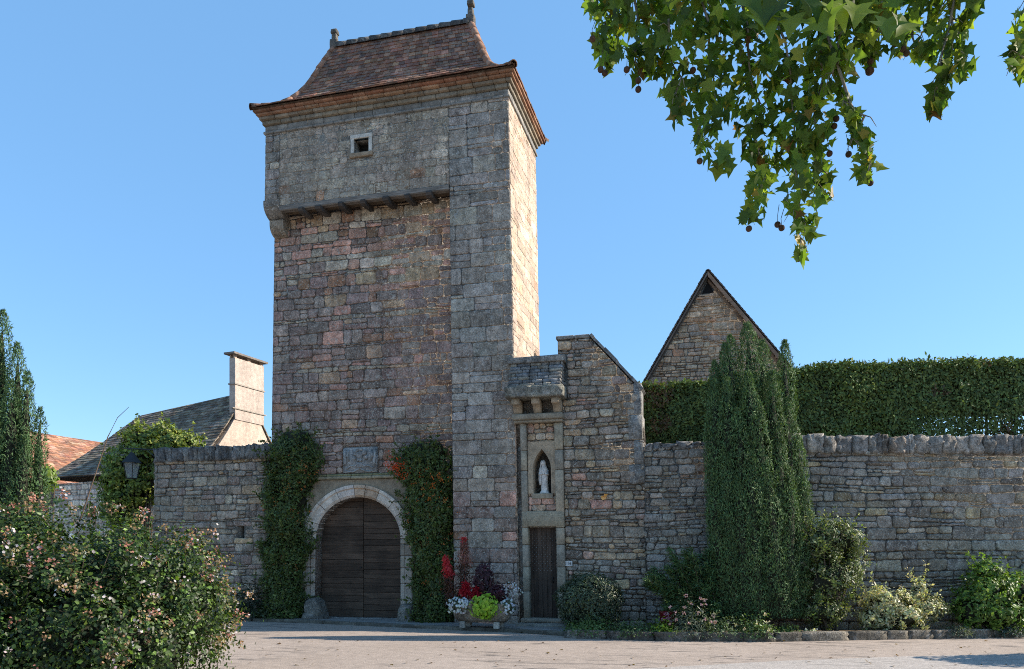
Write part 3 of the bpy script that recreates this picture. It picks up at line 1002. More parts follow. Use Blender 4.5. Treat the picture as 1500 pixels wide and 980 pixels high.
plq.build('coat_of_arms', M_ASH, tower, True, lean)

rg2 = random.Random(71)
for px, py, sx, hgt, lb in ((462, 910, .55, .62, 'rounded wheel guard stone at the left foot of the arched gate'), (597, 914, .42, .52, 'rounded wheel guard stone at the right foot of the arched gate, beside the climbing shrub')):
    p = at(px, py, .18)
    mb = MB()
    mb.rock((p.x, .2, hgt * .40), (sx, .45, hgt * 1.1), rg2, (.17, .155, .13), .10, .35, 0, 5)
    mb.rock((p.x, .2, hgt * .18), (sx * 1.18, .5, hgt * .45), rg2, (.16, .145, .125), .10, .4, 0, 5)
    tag(mb.build('guard_stone', M_COPE, None, True), lb, 'guard stone', 'wheel guard stones of the gate')

# ------------------------------------------------------------------ gabled wall with shrine niche and side door
gw = thing('gabled_wall', (1.4, .3, 0), 'ragged stone wall stub with sloping top, holding a saint niche and a narrow dark door', 'wall')
GY = .10
Mg = MFy(GY)
mb = MB()
SD0, SD1 = .235, .865
WC = (.15, .13, .11)
for pl in ([(0.0, 0), (SD0, 0), (SD0, 2.25), (SD1, 2.25), (SD1, 0), (2.95, 0), (2.95, 2.95), (0, 2.95)], [(0, 2.95), (.36, 2.95), (.36, 4.1), (0, 4.1)], [(.82, 2.95), (2.95, 2.95), (2.92, 4.0), (2.916, 4.1), (.82, 4.1)],
           [(0, 4.1), (2.916, 4.1), (2.80, 5.25), (1.74, 6.44), (1.0, 6.44), (1.0, 5.95), (0.0, 5.95)]):
    mb.prism(Mg, pl, 0, -.5, WC)
JL0, JL1, JR0, JR1 = .115, .255, .90, 1.085
masonry(mb, Mg, [[(1.0, 0), (2.95, 0), (2.92, 4.0), (2.80, 5.25), (1.74, 6.44), (1.0, 6.44)]], (.09, .22), (.16, .46), pal_rub, 201,
        holes=[(-1, -1, JR1, 5.2), (1.0, 5.1, 1.2, 6.06)], dep=(.02, .055), split=.3, gap=.02, wav=.05, slant=.03, rag=.009)
masonry(mb, MFy(GY - .004), [[(JL1, 2.62), (JR0, 2.62), (JR0, 4.62), (JL1, 4.62)]], (.14, .24), (.2, .35),
        lambda u, z, r: pick(r, [(3, PINK), (3, TAN), (2, (.30, .24, .19)), (1, LGREY)]), 203, holes=[(.355, 2.98, .83, 4.17)], dep=(.01, .03), split=.2, gap=.016)
for k, (z0, z1) in enumerate(((3.0, 3.42), (3.42, 3.95), (3.95, 4.5), (4.5, 5.2))):      # dressed end stones of the gable edge
    mb.bbox((2.55 + .13 * (k % 2), GY - .05, z0 + .2), (2.93 - .025 * k, GY + .45, z1 + .19), .02, shade((.24, .24, .235), .85 + .1 * (k % 3)))
mb.build('rubble_wall', M_RUB, gw, True, lean)
rgw = random.Random(81)
mb = MB()                                   # slab coping up the slope and over the top
A, B = Vector((2.86, 5.22)), Vector((1.72, 6.50))
Ls = (B - A).length; dv = (B - A).normalized(); nv = Vector((-dv.y, dv.x)) * -1
t = 0
while t < Ls:
    l = min(rgw.uniform(.28, .5), Ls - t)
    a, b = A + dv * t, A + dv * (t + l - .01)
    th = rgw.uniform(.05, .075)
    n_ = Vector((dv.y, -dv.x))
    pl = [tuple(a), tuple(b), tuple(b - n_ * -th), tuple(a - n_ * -th)]
    if area(pl) < 0: pl = pl[::-1]
    mb.prism(MFy(GY), pl, .06 + rgw.uniform(-.01, .01), -.55, shade((.2, .19, .175), rgw.uniform(.8, 1.15)))
    t += l
x = .97
while x < 1.72:
    x2 = min(x + rgw.uniform(.3, .45), 1.74)
    mb.bbox((x, GY - .06, 6.445), (x2 - .008, GY + .55, 6.53 + rgw.uniform(-.01, .01)), .015, shade((.22, .21, .19), rgw.uniform(.8, 1.15)))
    x = x2
mb.build('coping', M_COPE, gw, False, lean)

mb = MB()                                   # stone hood: corbels, slab, sloping courses, cap
for xa in (.02, .47, .92):
    pr = [(GY + .02, 5.11), (-.36, 5.11), (-.36, 4.99), (-.34, 4.965), (-.27, 4.965), (-.20, 4.93), (-.14, 4.86), (-.10, 4.79), (GY + .02, 4.79)]
    n = len(pr)
    vs = [(xa, y, z) for y, z in pr] + [(xa + .17, y, z) for y, z in pr]
    mb.add(vs, [tuple(range(n)), tuple(range(2 * n - 1, n - 1, -1))] + [(i, i + n, (i + 1) % n + n, (i + 1) % n) for i in range(n)], shade((.35, .28, .2), rgw.uniform(.9, 1.1)))
mb.bbox((-.03, -.16, 4.66), (1.13, GY + .05, 4.79), .02, (.27, .235, .18))
mb.bbox((-.01, -.10, 4.60), (1.11, GY + .05, 4.665), .02, (.29, .25, .19))
hood_c = mb.build('corbel_row', M_BUFF, gw, True, lean)
mb = MB()
mb.rock((.20, -.17, 5.225), (.62, .60, .25), rgw, (.23, .215, .175), .04, .93, 0, 5)
mb.rock((.80, -.17, 5.22), (.82, .60, .25), rgw, (.21, .2, .165), .04, .93, 0, 5)
zz = 5.33; yy = -.42
for k in range(7):
    x = -.05
    z2 = zz + .087
    while x < 1.14:
        x2 = min(x + rgw.uniform(.14, .36), 1.15)
        mb.bbox((x, yy + rgw.uniform(0, .02), zz), (x2 - .008, GY + .3, z2 - .006), .018, shade(rgw.choice([(.24, .23, .21), (.21, .215, .22), (.28, .25, .2), (.19, .185, .175)]), rgw.uniform(.8, 1.15)))
        x = x2
    zz = z2; yy += .052
mb.rock((.25, .16, 5.995), (.74, .60, .14), rgw, (.2, .195, .18), .04, .92, 0, 5)
mb.rock((.88, .16, 6.0), (.62, .62, .14), rgw, (.22, .21, .19), .04, .92, 0, 5)
mb.build('hood', M_COPE, gw, True, lean)

mb = MB()                                   # pilasters / door jambs, lintel, step
for (xa, xb) in ((JL0, JL1), (JR0, JR1)):
    z = .2
    for h in (.62, .55, .5, .38, .34, .95, .45, .62):
        z2 = min(z + h, 4.6)
        mb.bbox((xa, GY - .10 + rgw.uniform(-.004, .004), z), (xb, GY + .12, z2 - .006), .015, shade(rgw.choice([(.34, .29, .21), (.31, .27, .2), (.36, .30, .22), (.28, .25, .2)]), rgw.uniform(.88, 1.1)))
        z = z2
        if z >= 4.59: break
mb.build('jamb', M_BUFF, gw, True, lean)
mb = MB()
mb.bbox((JL1 - .14, GY - .11, 2.27), (JR1, GY + .15, 2.62), .02, (.31, .265, .19))
mb.build('lintel', M_BUFF, gw, True, lean)
mb = MB()
mb.bbox((JL0 - .03, -.18, .13), (JR1 + .05, GY + .25, .22), .02, (.28, .25, .2))
mb.bbox((JL0 - .06, -.5, .03), (JR1 + .12, GY + .25, .128), .02, (.25, .235, .2))
mb.build('door_step', M_BUFF, gw, True, lean)
mb = MB()                                   # studded plank door
x = SD0 - .02
k = 0
while x < SD1:
    x2 = min(x + .105, SD1 + .02)
    mb.bbox((x, GY + .10 + .004 * (k % 2), .21), (x2 - .003, GY + .15, 2.26), .005, shade((.058, .041, .031), rgw.uniform(.75, 1.25)))
    x = x2; k += 1
for i in range(17):
    for j in range(7):
        u = SD0 + .075 + .085 * j + (.042 if i % 2 else 0)
        if u > SD1 - .05: continue
        v = 1.28 + .052 * i
        if v > 2.2: continue
        mb.lathe((u, GY + .095, v), [(.001, .009), (.012, .0), (.001, -.009)], 6, (.26, .24, .22))
sdoor = mb.build('side_door', wood_mat('side door wood', 2), gw, False, lean)
mb = MB()
mb.tube([(SD1 - .09, GY + .10, 1.12), (SD1 - .09, GY + .055, 1.13), (SD1 - .09, GY + .055, 1.02), (SD1 - .09, GY + .10, 1.01)], .012, 6, (.03, .03, .03))
mb.build('handle', M_IRON, sdoor, True, lean)
# pointed niche
NX, NH, NZ0, NSP, NAP = .59, .205, 3.02, 3.60, 4.02
def ogive(r):
    out = []
    for k in range(13):
        t = k / 12
        x = (NH + r) * (1 - t ** 1.75)
        z = NSP + (NAP + r * 1.1 - NSP) * (t ** .95)
        out.append((x, z))
    return out
mb = MB()
oi, oo = ogive(0), ogive(.115)
ZT_, WO_ = NAP + .17, NH + .115
oo = [(WO_, NSP + (ZT_ - NSP) * k / 6) if k <= 6 else (WO_ * (1 - (k - 6) / 6), ZT_) for k in range(13)]
inner = [(NH, NZ0)] + oi; outer = [(WO_, NZ0)] + oo
ring = []
for sd in (1, -1):
    vs, fs = [], []
    for (a, z), (b, z2) in zip(inner, outer):
        vs += [(NX + sd * a, GY - .035, z), (NX + sd * b, GY - .045, z2), (NX + sd * b, GY + .1, z2), (NX + sd * a, GY + .33, z)]
    for i in range(len(inner) - 1):
        q = 4 * i
        for e in ((0, 1), (1, 2), (3, 0)):
            f = (q + e[0], q + e[1], q + 4 + e[1], q + 4 + e[0])
            fs.append(f if sd > 0 else f[::-1])
    mb.add(vs, fs, (.36, .285, .20))
mb.build('niche_frame', M_BUFF, gw, False, lean)
mb = MB()
back = [(NX - a, z) for a, z in outer] + [(NX + a, z) for a, z in outer[::-1]]
mb.add([(x, GY - .003, z) for x, z in [(NX - .225, NZ0)] + [(NX - .225, NZ0 + .0)]] + [(NX, GY - .003, NZ0)], [(0, 1, 2)], (.1, .09, .08))
pb = [(NX - a, z) for a, z in inner] + [(NX + a, z) for a, z in inner[::-1]]
mb.add([(x, GY + .3, z) for x, z in pb], [tuple(range(len(pb)))[::-1]], (.055, .048, .04))
mb.box((.30, GY + .305, 2.9), (.88, GY + .48, 4.2), (.06, .05, .045))
mb.bbox((NX - .24, GY - .05, 2.90), (NX + .24, GY + .33, NZ0), .012, (.31, .26, .19))
mb.build('niche_back', M_BUFF, gw, False, lean)

# ------------------------------------------------------------------ the two garden walls
def coping_row(mb, M, u0, u1, z, h, t, seed, cols, wr=(.1, .3)):
    rng = random.Random(seed); u = u0
    while u < u1:
        l = rng.uniform(*wr); hh = h * rng.uniform(.92, 1.07)
        c = M(u + l / 2, z + hh / 2 - .02, -t / 2 + .04 + rng.uniform(-.02, .02)); d = M(u + l / 2 + 1, 0, 0); e = M(u + l / 2, 0, 0)
        mb.rock(c, (l * .97, t + .1, hh * 1.04), rng, shade(rng.choice(cols), rng.uniform(.65, 1.25)), .15, .955, math.atan2(d[1] - e[1], d[0] - e[0]), 5)
        u += l

def pat_core(mb, M, reg, t, col): mb.prism(M, reg, 0, -t, col)

rw = thing('garden_wall', (7, .8, 0), 'long grey rubble wall below the clipped hedge, capped by upright stones at its right half', 'wall')
WA = R(16.3)
MR = wallmap((5.32, GY + .02), (math.cos(WA), math.sin(WA)))
mb = MB()
Mr0 = MFy(GY + .02)
mb.prism(Mr0, [(2.9, 0), (5.32, 0), (5.32, 3.98), (2.9, 3.98)], 0, -.55, (.10, .092, .085))
masonry(mb, Mr0, [(2.9, 0), (5.32, 0), (5.32, 4.0), (2.9, 4.0)], (.09, .2), (.14, .42), pal_wall, 301, dep=(.012, .045), split=.3, gap=.02, wav=.05, slant=.03, rag=.011)
mb.prism(MR, [(0, 0), (10, 0), (10, 3.78), (0, 3.84)], 0, -.55, (.10, .095, .09))
masonry(mb, MR, [(0, 0), (8.2, 0), (8.2, 3.80), (0, 3.84)], (.12, .26), (.2, .58), pal_wall, 302, dep=(.015, .055), split=.28, gap=.022, wav=.05, slant=.03, rag=.011)
mb.build('rubble_wall', M_RUB, rw, True)
mb = MB()
coping_row(mb, MR, .15, 8.4, 3.80, .37, .5, 303, [(.27, .245, .215), (.20, .185, .17), (.31, .28, .245), (.24, .20, .165)], (.09, .36))
mb.build('coping', M_COPE, rw, True)
mb = MB()
rng = random.Random(304); u = 2.95
while u < 5.3:
    l = rng.uniform(.12, .34)
    mb.rock((u + l / 2, GY + .28, 4.0), (l * 1.05, .62, rng.uniform(.1, .2)), rng, shade((.21, .205, .2), rng.uniform(.7, 1.3)), .2, .7, 0, 4)
    u += l
mb.build('wall_top', M_COPE, rw, True)

lw = thing('boundary_wall', (-8, .4, 0), 'lower rubble wall left of the tower with a tiny square hole and free end', 'wall')
LY = .22
ML = MFy(LY)
mb = MB()
hx0, hz0, hx1, hz1 = -7.24, 2.06, -7.06, 2.36
for a, b in (((-9.72, 0), (hx0, 4.08)), ((hx1, 0), (-6.38, 4.08)), ((hx0, 0), (hx1, hz0)), ((hx0, hz1), (hx1, 4.08))):
    mb.box((a[0], LY, a[1]), (b[0], LY + .55, b[1]), (.16, .145, .125))
masonry(mb, ML, [(-9.84, 0), (-6.40, 0), (-6.40, 4.1), (-9.70, 4.1)], (.11, .26), (.16, .48), pal_left, 401,
        holes=[(hx0 - .01, hz0, hx1 + .01, hz1)], dep=(.014, .05), split=.28, gap=.02, wav=.04, slant=.03, rag=.01)
masonry(mb, wallmap((-9.72, LY + .55), (0, -1)), [(0, 0), (.55, 0), (.55, 4.1), (0, 4.1)], (.13, .28), (.25, .5), pal_left, 402, dep=(.014, .05), split=.2)
mb.build('rubble_wall', M_RUB, lw, True)
mb = MB()
coping_row(mb, ML, -9.68, -6.42, 4.06, .34, .5, 403, [(.2, .19, .175), (.17, .16, .15), (.24, .225, .2)], (.08, .22))
mb.build('coping', M_COPE, lw, True)
mb = MB(); mb.box((hx0 - .02, LY + .42, hz0 - .02), (hx1 + .02, LY + .45, hz1 + .02), (.01, .01, .01))
mb.build('opening', M_DARK, lw)

# ------------------------------------------------------------------ house behind the left wall
def frame(o, e):
    e = Vector((e[0], e[1])).normalized()
    f = Vector((-e.y, e.x))
    return lambda m, l, z: Vector((o[0] + e.x * m + f.x * l, o[1] + e.y * m + f.y * l, z))
HO = (-12.94, 6.15)
HF = frame(HO, (.142, .99))                 # m along the gable (away), l along the ridge (to the left)
hs_ = thing('slate_house', HF(2.6, 3, 0), 'old house with sagging dark stone slate roof and pale gable behind the left wall', 'house')
HR = [(0, 0), (.2, .13), (.4, .31), (.6, .52), (.8, .76), (1, 1)]
EZh, RZh = 4.5, 7.72
mb = MB()
gp = [(0, 0), (5.2, 0), (5.2, EZh)] + [(5.2 - 2.6 * h, EZh + (RZh - .1 - EZh) * interp(HR, h)) for h in (.2, .4, .6, .8, 1)] + [(2.6 * h, EZh + (RZh - .1 - EZh) * interp(HR, h)) for h in (.8, .6, .4, .2)] + [(0, EZh)]
MGh = lambda u, z, d=0.0: tuple(HF(u, -d, z))
mb.prism(MGh, gp, 0, -.4, (.52, .42, .34))
tag(mb.build('gable', M_RENDER, hs_), 'pale sunlit rendered gable')
mb = MB()
Mh = wallmap(tuple(HF(0, 7.0, 0))[:2], tuple(HF(0, 0, 0) - HF(0, 7.0, 0))[:2])
mb.prism(Mh, [(0, 0), (7.0, 0), (7.0, 4.45), (0, 4.3)], 0, -.4, (.42, .37, .32))
masonry(mb, Mh, [(0, 2.2), (5.6, 2.2), (5.6, 4.43), (0, 4.3)], (.14, .28), (.2, .45), lambda u, z, r: pick(r, [(3, (.52, .5, .5)), (2, (.44, .42, .4)), (1, (.28, .26, .25))]), 501,
        holes=[(3.05, 2, 3.55, 3.9), (1.75, 3.0, 2.1, 3.55)], dep=(.015, .05), gap=.035, rag=.015)
mb.build('rubble_wall', M_RUB, hs_, True)
mb = MB()
mb.box((0, 0, 0), (1, 1, 1))
mb = MB()
def hbox(u0, u1, z0, z1, d0, d1, col):
    mb.prism(Mh, [(u0, z0), (u1, z0), (u1, z1), (u0, z1)], d0, d1, col)
hbox(3.07, 3.53, 2.2, 3.88, .012, -.05, (.13, .07, .045))
hbox(3.0, 3.6, 3.88, 4.06, .06, -.05, (.42, .38, .33))
mb.build('window_shutter', M_BEAM, hs_)
mb = MB(); hbox(1.77, 2.08, 3.02, 3.53, .012, -.05, (.12, .06, .04)); mb.build('window_shutter', M_BEAM, hs_)
def HPf(face):
    def P(h, t):
        h_ = min(max(h, -.03), 1)
        z = EZh + (RZh - EZh) * interp(HR, max(h_, 0)) - .52 * (1 - t if face == 'front' else t if face == 'back' else 1) * h_ ** 2
        m0, m1 = -.3 + 2.9 * h_, 5.5 - 2.9 * h_
        l0, l1 = .02, 7.3 + (5.4 - 7.3) * h_
        if face == 'front': return tuple(HF(m0, l1 + (l0 - l1) * t, z))
        if face == 'back': return tuple(HF(m1, l0 + (l1 - l0) * t, z))
        return tuple(HF(m1 + (m0 - m1) * t, l1, z))
    return P
mb = MB()
for fc in ('front', 'back', 'hip'):
    P = HPf(fc)
    vs, fs = [], []
    for k in range(17): vs += [P(k / 16, t / 4) for t in range(5)]
    for k in range(16):
        for t in range(4): fs.append((5 * k + t, 5 * k + t + 1, 5 * k + 6 + t, 5 * k + 5 + t))
    mb.add(vs, fs, (.08, .08, .08))
    tile_face(mb, P, 0, random.Random(33), [(.18, .14, .10), (.22, .175, .125), (.14, .11, .082), (.25, .21, .16)], .16, .26, .035, .02, .02)
hroof = mb.build('roof', M_SLATE, hs_)
mb = MB()
for m0, m1, l0, l1, z0, z1, c in ((1.9, 3.44, -.03, .24, 6.6, 8.86, (.46, .38, .32)), (1.86, 3.48, -.06, .27, 7.88, 7.93, (.36, .31, .26)), (1.75, 3.55, -.06, .05, 6.98, 7.02, (.34, .30, .25))):
    a = [HF(m0, l0, 0), HF(m1, l0, 0), HF(m1, l1, 0), HF(m0, l1, 0)]
    if z1 > 8:
        pass
    mb.prism(MZ, [(p.x, p.y) for p in a], z1, z0, c)
for m in (1.9, 2.62, 3.3):
    for l in (.0, .16):
        a = [HF(m, l, 0), HF(m + .12, l, 0), HF(m + .12, l + .07, 0), HF(m, l + .07, 0)]
        mb.prism(MZ, [(p.x, p.y) for p in a], 8.98, 8.85, (.45, .34, .26))
a = [HF(1.76, -.12, 0), HF(3.58, -.12, 0), HF(3.58, .38, 0), HF(1.76, .38, 0)]
mb.prism(MZ, [(p.x, p.y) for p in a], 9.05, 8.98, (.2, .17, .145))
mb.build('chimney', M_RENDER, hs_)

rh = thing('red_roofed_house', (-24, 14, 0), 'distant house with sunlit red clay tile roof beyond the slate roof', 'house')
RF = frame(tuple(dep(65, 636, 36))[:2], (.142, .99))
mb = MB()
def RPf(fc):
    def P(h, t):
        l = -6.2 * (1 - h); z = 7.16 - 3.9 * (1 - h)
        if fc: return tuple(RF(-4 + 13 * t, l, z))
        return tuple(RF(9 - 13 * t, -l, z))
    return P
for fc in (1, 0):
    P = RPf(fc)
    mb.add([P(0, 0), P(0, 1), P(1, 1), P(1, 0)], [(0, 1, 2, 3)], (.2, .1, .07))
    tile_face(mb, P, 0, random.Random(35 + fc), [(.36, .17, .10), (.40, .20, .12), (.30, .15, .10), (.42, .25, .17)], .2, .28, .03, .02, .02)
mb.build('roof', M_TILE, rh)
mb = MB()
for a, b in (((-3.8, -6), (8.8, 6)),):
    q = [RF(a[0], a[1], 0), RF(b[0], a[1], 0), RF(b[0], b[1], 0), RF(a[0], b[1], 0)]
    mb.prism(MZ, [(p.x, p.y) for p in q][::-1], 3.3, 0, (.4, .35, .28))
for m in (-3.8, 8.8):
    q = [RF(m, -6, 3.3), RF(m, 6, 3.3), RF(m, 0, 7.1)]
    mb.add(q, [(0, 1, 2)], (.4, .35, .28))
mb.build('walls', M_RENDER, rh)

# ------------------------------------------------------------------ gabled building behind the hedge
GYB = 10.66
gap_, gl_, gr_ = at(1037, 398, GYB), at(945, 560, GYB), at(1140, 519, GYB)
GZ = gap_.z - .14
sL, sR = (gap_.z - gl_.z) / (gap_.x - gl_.x), (gap_.z - gr_.z) / (gr_.x - gap_.x)
HL, HRr = 2.9, 3.6                          # half widths of the lopsided gable
gh = thing('gabled_house', (gap_.x, GYB + 4, 0), 'steep gabled stone building rising behind the hedge and the dark conifer', 'house')
MGb = wallmap((gap_.x - HL, GYB), (1, 0))
mb = MB()
eL, eR = GZ - sL * HL, GZ - sR * HRr
mb.prism(MGb, [(0, 0), (HL + HRr, 0), (HL + HRr, eR), (HL, GZ), (0, eL)], 0, -9, (.16, .13, .105))
masonry(mb, MGb, [(0.0, 5.4), (HL + HRr, 5.4), (HL + HRr, eR), (HL, GZ), (0, eL)], (.10, .22), (.16, .42), pal_gab, 601, dep=(.02, .06), split=.3, gap=.022, wav=.05, slant=.03,
        holes=[(HL - .22, GZ - .62, HL + .22, GZ + .1)])
mb.build('gable_wall', M_RUB, gh, True)
mb = MB()
mb.prism(MGb, [(HL - .2, GZ - .6), (HL + .2, GZ - .6), (HL, GZ - .2)], .006, -.02, (.01, .01, .01))
mb.build('opening', M_DARK, gh)
mb = MB()
for sd, sl_, hw in ((-1, sL, HL), (1, sR, HRr)):
    def P(h, t, sd=sd, sl_=sl_, hw=hw):
        uu = HL + sd * (hw + .35) * (1 - h); z = GZ + .14 - sl_ * (hw + .35) * (1 - h)
        d = .24 - 9.4 * (t if sd > 0 else 1 - t)
        return MGb(uu, z, d)
    mb.add([P(0, 0), P(0, 1), P(1, 1), P(1, 0)], [(0, 1, 2, 3)], (.13, .1, .08))
    tile_face(mb, P, 0, random.Random(37), [(.15, .13, .115), (.18, .15, .125), (.12, .105, .095), (.2, .15, .12)], .16, .24, .03, .02, .02)
mb.build('roof', M_SLATE, gh)
for sd, sl_, hw in ((-1, sL, HL), (1, sR, HRr)):
    mb = MB()
    def uz(k, off): return (HL + sd * (hw + .32) * (1 - k), GZ + .11 + off - sl_ * (hw + .32) * (1 - k))
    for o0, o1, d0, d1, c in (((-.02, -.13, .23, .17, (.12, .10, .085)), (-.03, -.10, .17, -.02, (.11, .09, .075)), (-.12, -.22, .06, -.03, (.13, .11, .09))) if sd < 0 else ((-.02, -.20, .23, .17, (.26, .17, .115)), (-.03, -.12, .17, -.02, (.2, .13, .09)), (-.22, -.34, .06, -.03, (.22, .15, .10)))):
        p = [uz(0, o0), uz(1, o0), uz(1, o1), uz(0, o1)]
        if area(p) < 0: p = p[::-1]
        mb.prism(MGb, p, d0, d1, c)
    mb.build('bargeboard', M_BEAM, gh)
# ------------------------------------------------------------------ plants
def unit(v):
    return v / np.maximum(np.linalg.norm(v, axis=1, keepdims=True), 1e-9)

LEAF = {
    'leaf': ([(0, 0, 0), (.5, .24, .07), (1, 0, 0), (.5, -.24, .07)], [(0, 3, 2), (0, 2, 1)]),
    'broad': ([(0, 0, 0), (.35, .34, .08), (1, 0, -.03), (.35, -.34, .08)], [(0, 3, 2), (0, 2, 1)]),
    'long': ([(0, 0, 0), (.45, .11, .04), (1, 0, -.05), (.45, -.11, .04)], [(0, 3, 2), (0, 2, 1)]),
    'needle': ([(0, .09, 0), (0, -.09, 0), (1, 0, 0)], [(0, 1, 2)]),
    'flower': ([(0, 0, 0), (.5, 0, .1), (.2, .45, .1), (-.4, .3, .1), (-.4, -.3, .1), (.2, -.45, .1)], [(0, 1, 2), (0, 2, 3), (0, 3, 4), (0, 4, 5), (0, 5, 1)]),
    'plane': ([(0, 0, 0), (-.10, .16, .04), (-.06, .42, .14), (.22, .30, .07), (.40, .62, .10), (.52, .30, .09), (.66, .20, .04), (1.0, 0, -.16),
               (.66, -.20, .02), (.52, -.30, .06), (.40, -.62, .16), (.22, -.30, .06), (-.06, -.42, .10), (-.10, -.16, .03), (.3, 0, -.05)],
              [(14, i, i + 1) for i in range(0, 13)] + [(14, 13, 0)]),
}

def leaves(name, pos, nrm, size, cols, shape, mat, parent=None, seed=0, tip=None, tipw=0.0, flip=False):
    """one mesh of many leaves; nrm is the way each leaf faces, tip the way its point is drawn"""
    r = np.random.default_rng(seed)
    N = len(pos)
    T, FS = LEAF[shape]
    T = np.array(T, dtype=np.float64); FS = np.array(FS)
    nrm = unit(nrm)
    t = r.normal(size=(N, 3))
    if tip is not None: t = t * (1 - tipw) + np.asarray(tip) * tipw
    t = unit(t - nrm * (t * nrm).sum(1, keepdims=True))
    b = np.cross(nrm, t)
    s = np.asarray(size).reshape(-1, 1, 1) * np.ones((N, 1, 1))
    V = pos[:, None, :] + s * (T[None, :, 0:1] * t[:, None, :] + T[None, :, 1:2] * b[:, None, :] + T[None, :, 2:3] * nrm[:, None, :])
    K = len(T)
    faces = (FS[None] + (np.arange(N) * K)[:, None, None]).reshape(-1, FS.shape[1])
    C = np.repeat(cols, K, axis=0)
    return mesh_obj(name, V.reshape(-1, 3), faces, C, mat, parent)

def palette(r, N, cols, w=None, j=.18):
    cols = np.array(cols)
    w = None if w is None else np.array(w) / sum(w)
    c = cols[r.choice(len(cols), N, p=w)]
    return np.clip(c * (1 + r.normal(0, j, (N, 1))) * (1 + r.normal(0, .05, (N, 3))), .004, 1)

def lumpy(d, seed, amp, sc):              # uneven radius over directions
    return np.array([1 + amp * (mn.noise(Vector(v) * sc + Vector((seed * 7.3, seed * 3.1, seed))) * 1.5 + .6 * mn.noise(Vector(v) * sc * 2.7 + Vector((seed, 5, 9)))) for v in d])

def blob_points(r, N, c, rad, seed, amp=.22, sc=1.6, shell=.38, clump=0, up=0.0):
    """points in the outer shell of an uneven ellipsoid, gathered into clumps"""
    c = np.array(c, float); rad = np.array(rad, float)
    n0 = clump if clump else N
    d = unit(r.normal(size=(n0, 3)))
    rr = lumpy(d, seed, amp, sc) * (1 - shell * r.random(n0) ** 1.6)
    p = d * rr[:, None] * rad
    if clump:
        k = r.integers(0, clump, N)
        cs = .10 * rad.mean()
        p = p[k] + r.normal(0, 1, (N, 3)) * cs * (.5 + r.random((N, 1)))
        d = unit(p / rad)
    n = unit(d / rad + r.normal(0, .55, (N, 3)) + np.array((0, 0, up)))
    return p + c, n

def bush(name, label, c, rad, N, size, cols, w=None, seed=0, shape='leaf', amp=.2, sc=1.6, clump=0, shell=.38, group=None, cat='shrub', mat=None, core=.62, up=.35,
         stem_n=6, ground=.06, tip=None, tipw=0, j=.2, jitter=.35):
    r = np.random.default_rng(seed)
    t = thing(name, (c[0], c[1], ground), label, cat, group)
    p, n = blob_points(r, N, c, rad, seed, amp, sc, shell, clump, up)
    k = p[:, 2] > ground + .01
    p, n = p[k], n[k]
    leaves('foliage', p, n, size * (1 + r.normal(0, jitter * .6, len(p)).clip(-.5, .8)), palette(r, len(p), cols, w, j), shape, mat or M_LEAF, t, seed + 1, tip, tipw)
    mb = MB(); rg_ = random.Random(seed)
    for k in range(stem_n):
        a = rg_.uniform(0, 6.28)
        b = Vector((c[0] + math.cos(a) * rad[0] * .15, c[1] + math.sin(a) * rad[1] * .15, ground - .02))
        e = Vector((c[0] + math.cos(a) * rad[0] * .7, c[1] + math.sin(a) * rad[1] * .7, c[2] + rad[2] * rg_.uniform(.1, .6)))
        m_ = b.lerp(e, .5) + Vector((0, 0, .1 * rad[2]))
        mb.tube([b, m_, e], [.02, .014, .006], 5, (.1, .08, .05))
    mb.build('stems', M_BARK, t)
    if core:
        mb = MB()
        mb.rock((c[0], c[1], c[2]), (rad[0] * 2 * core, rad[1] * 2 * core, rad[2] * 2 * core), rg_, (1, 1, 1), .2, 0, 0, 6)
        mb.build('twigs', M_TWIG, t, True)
    return t

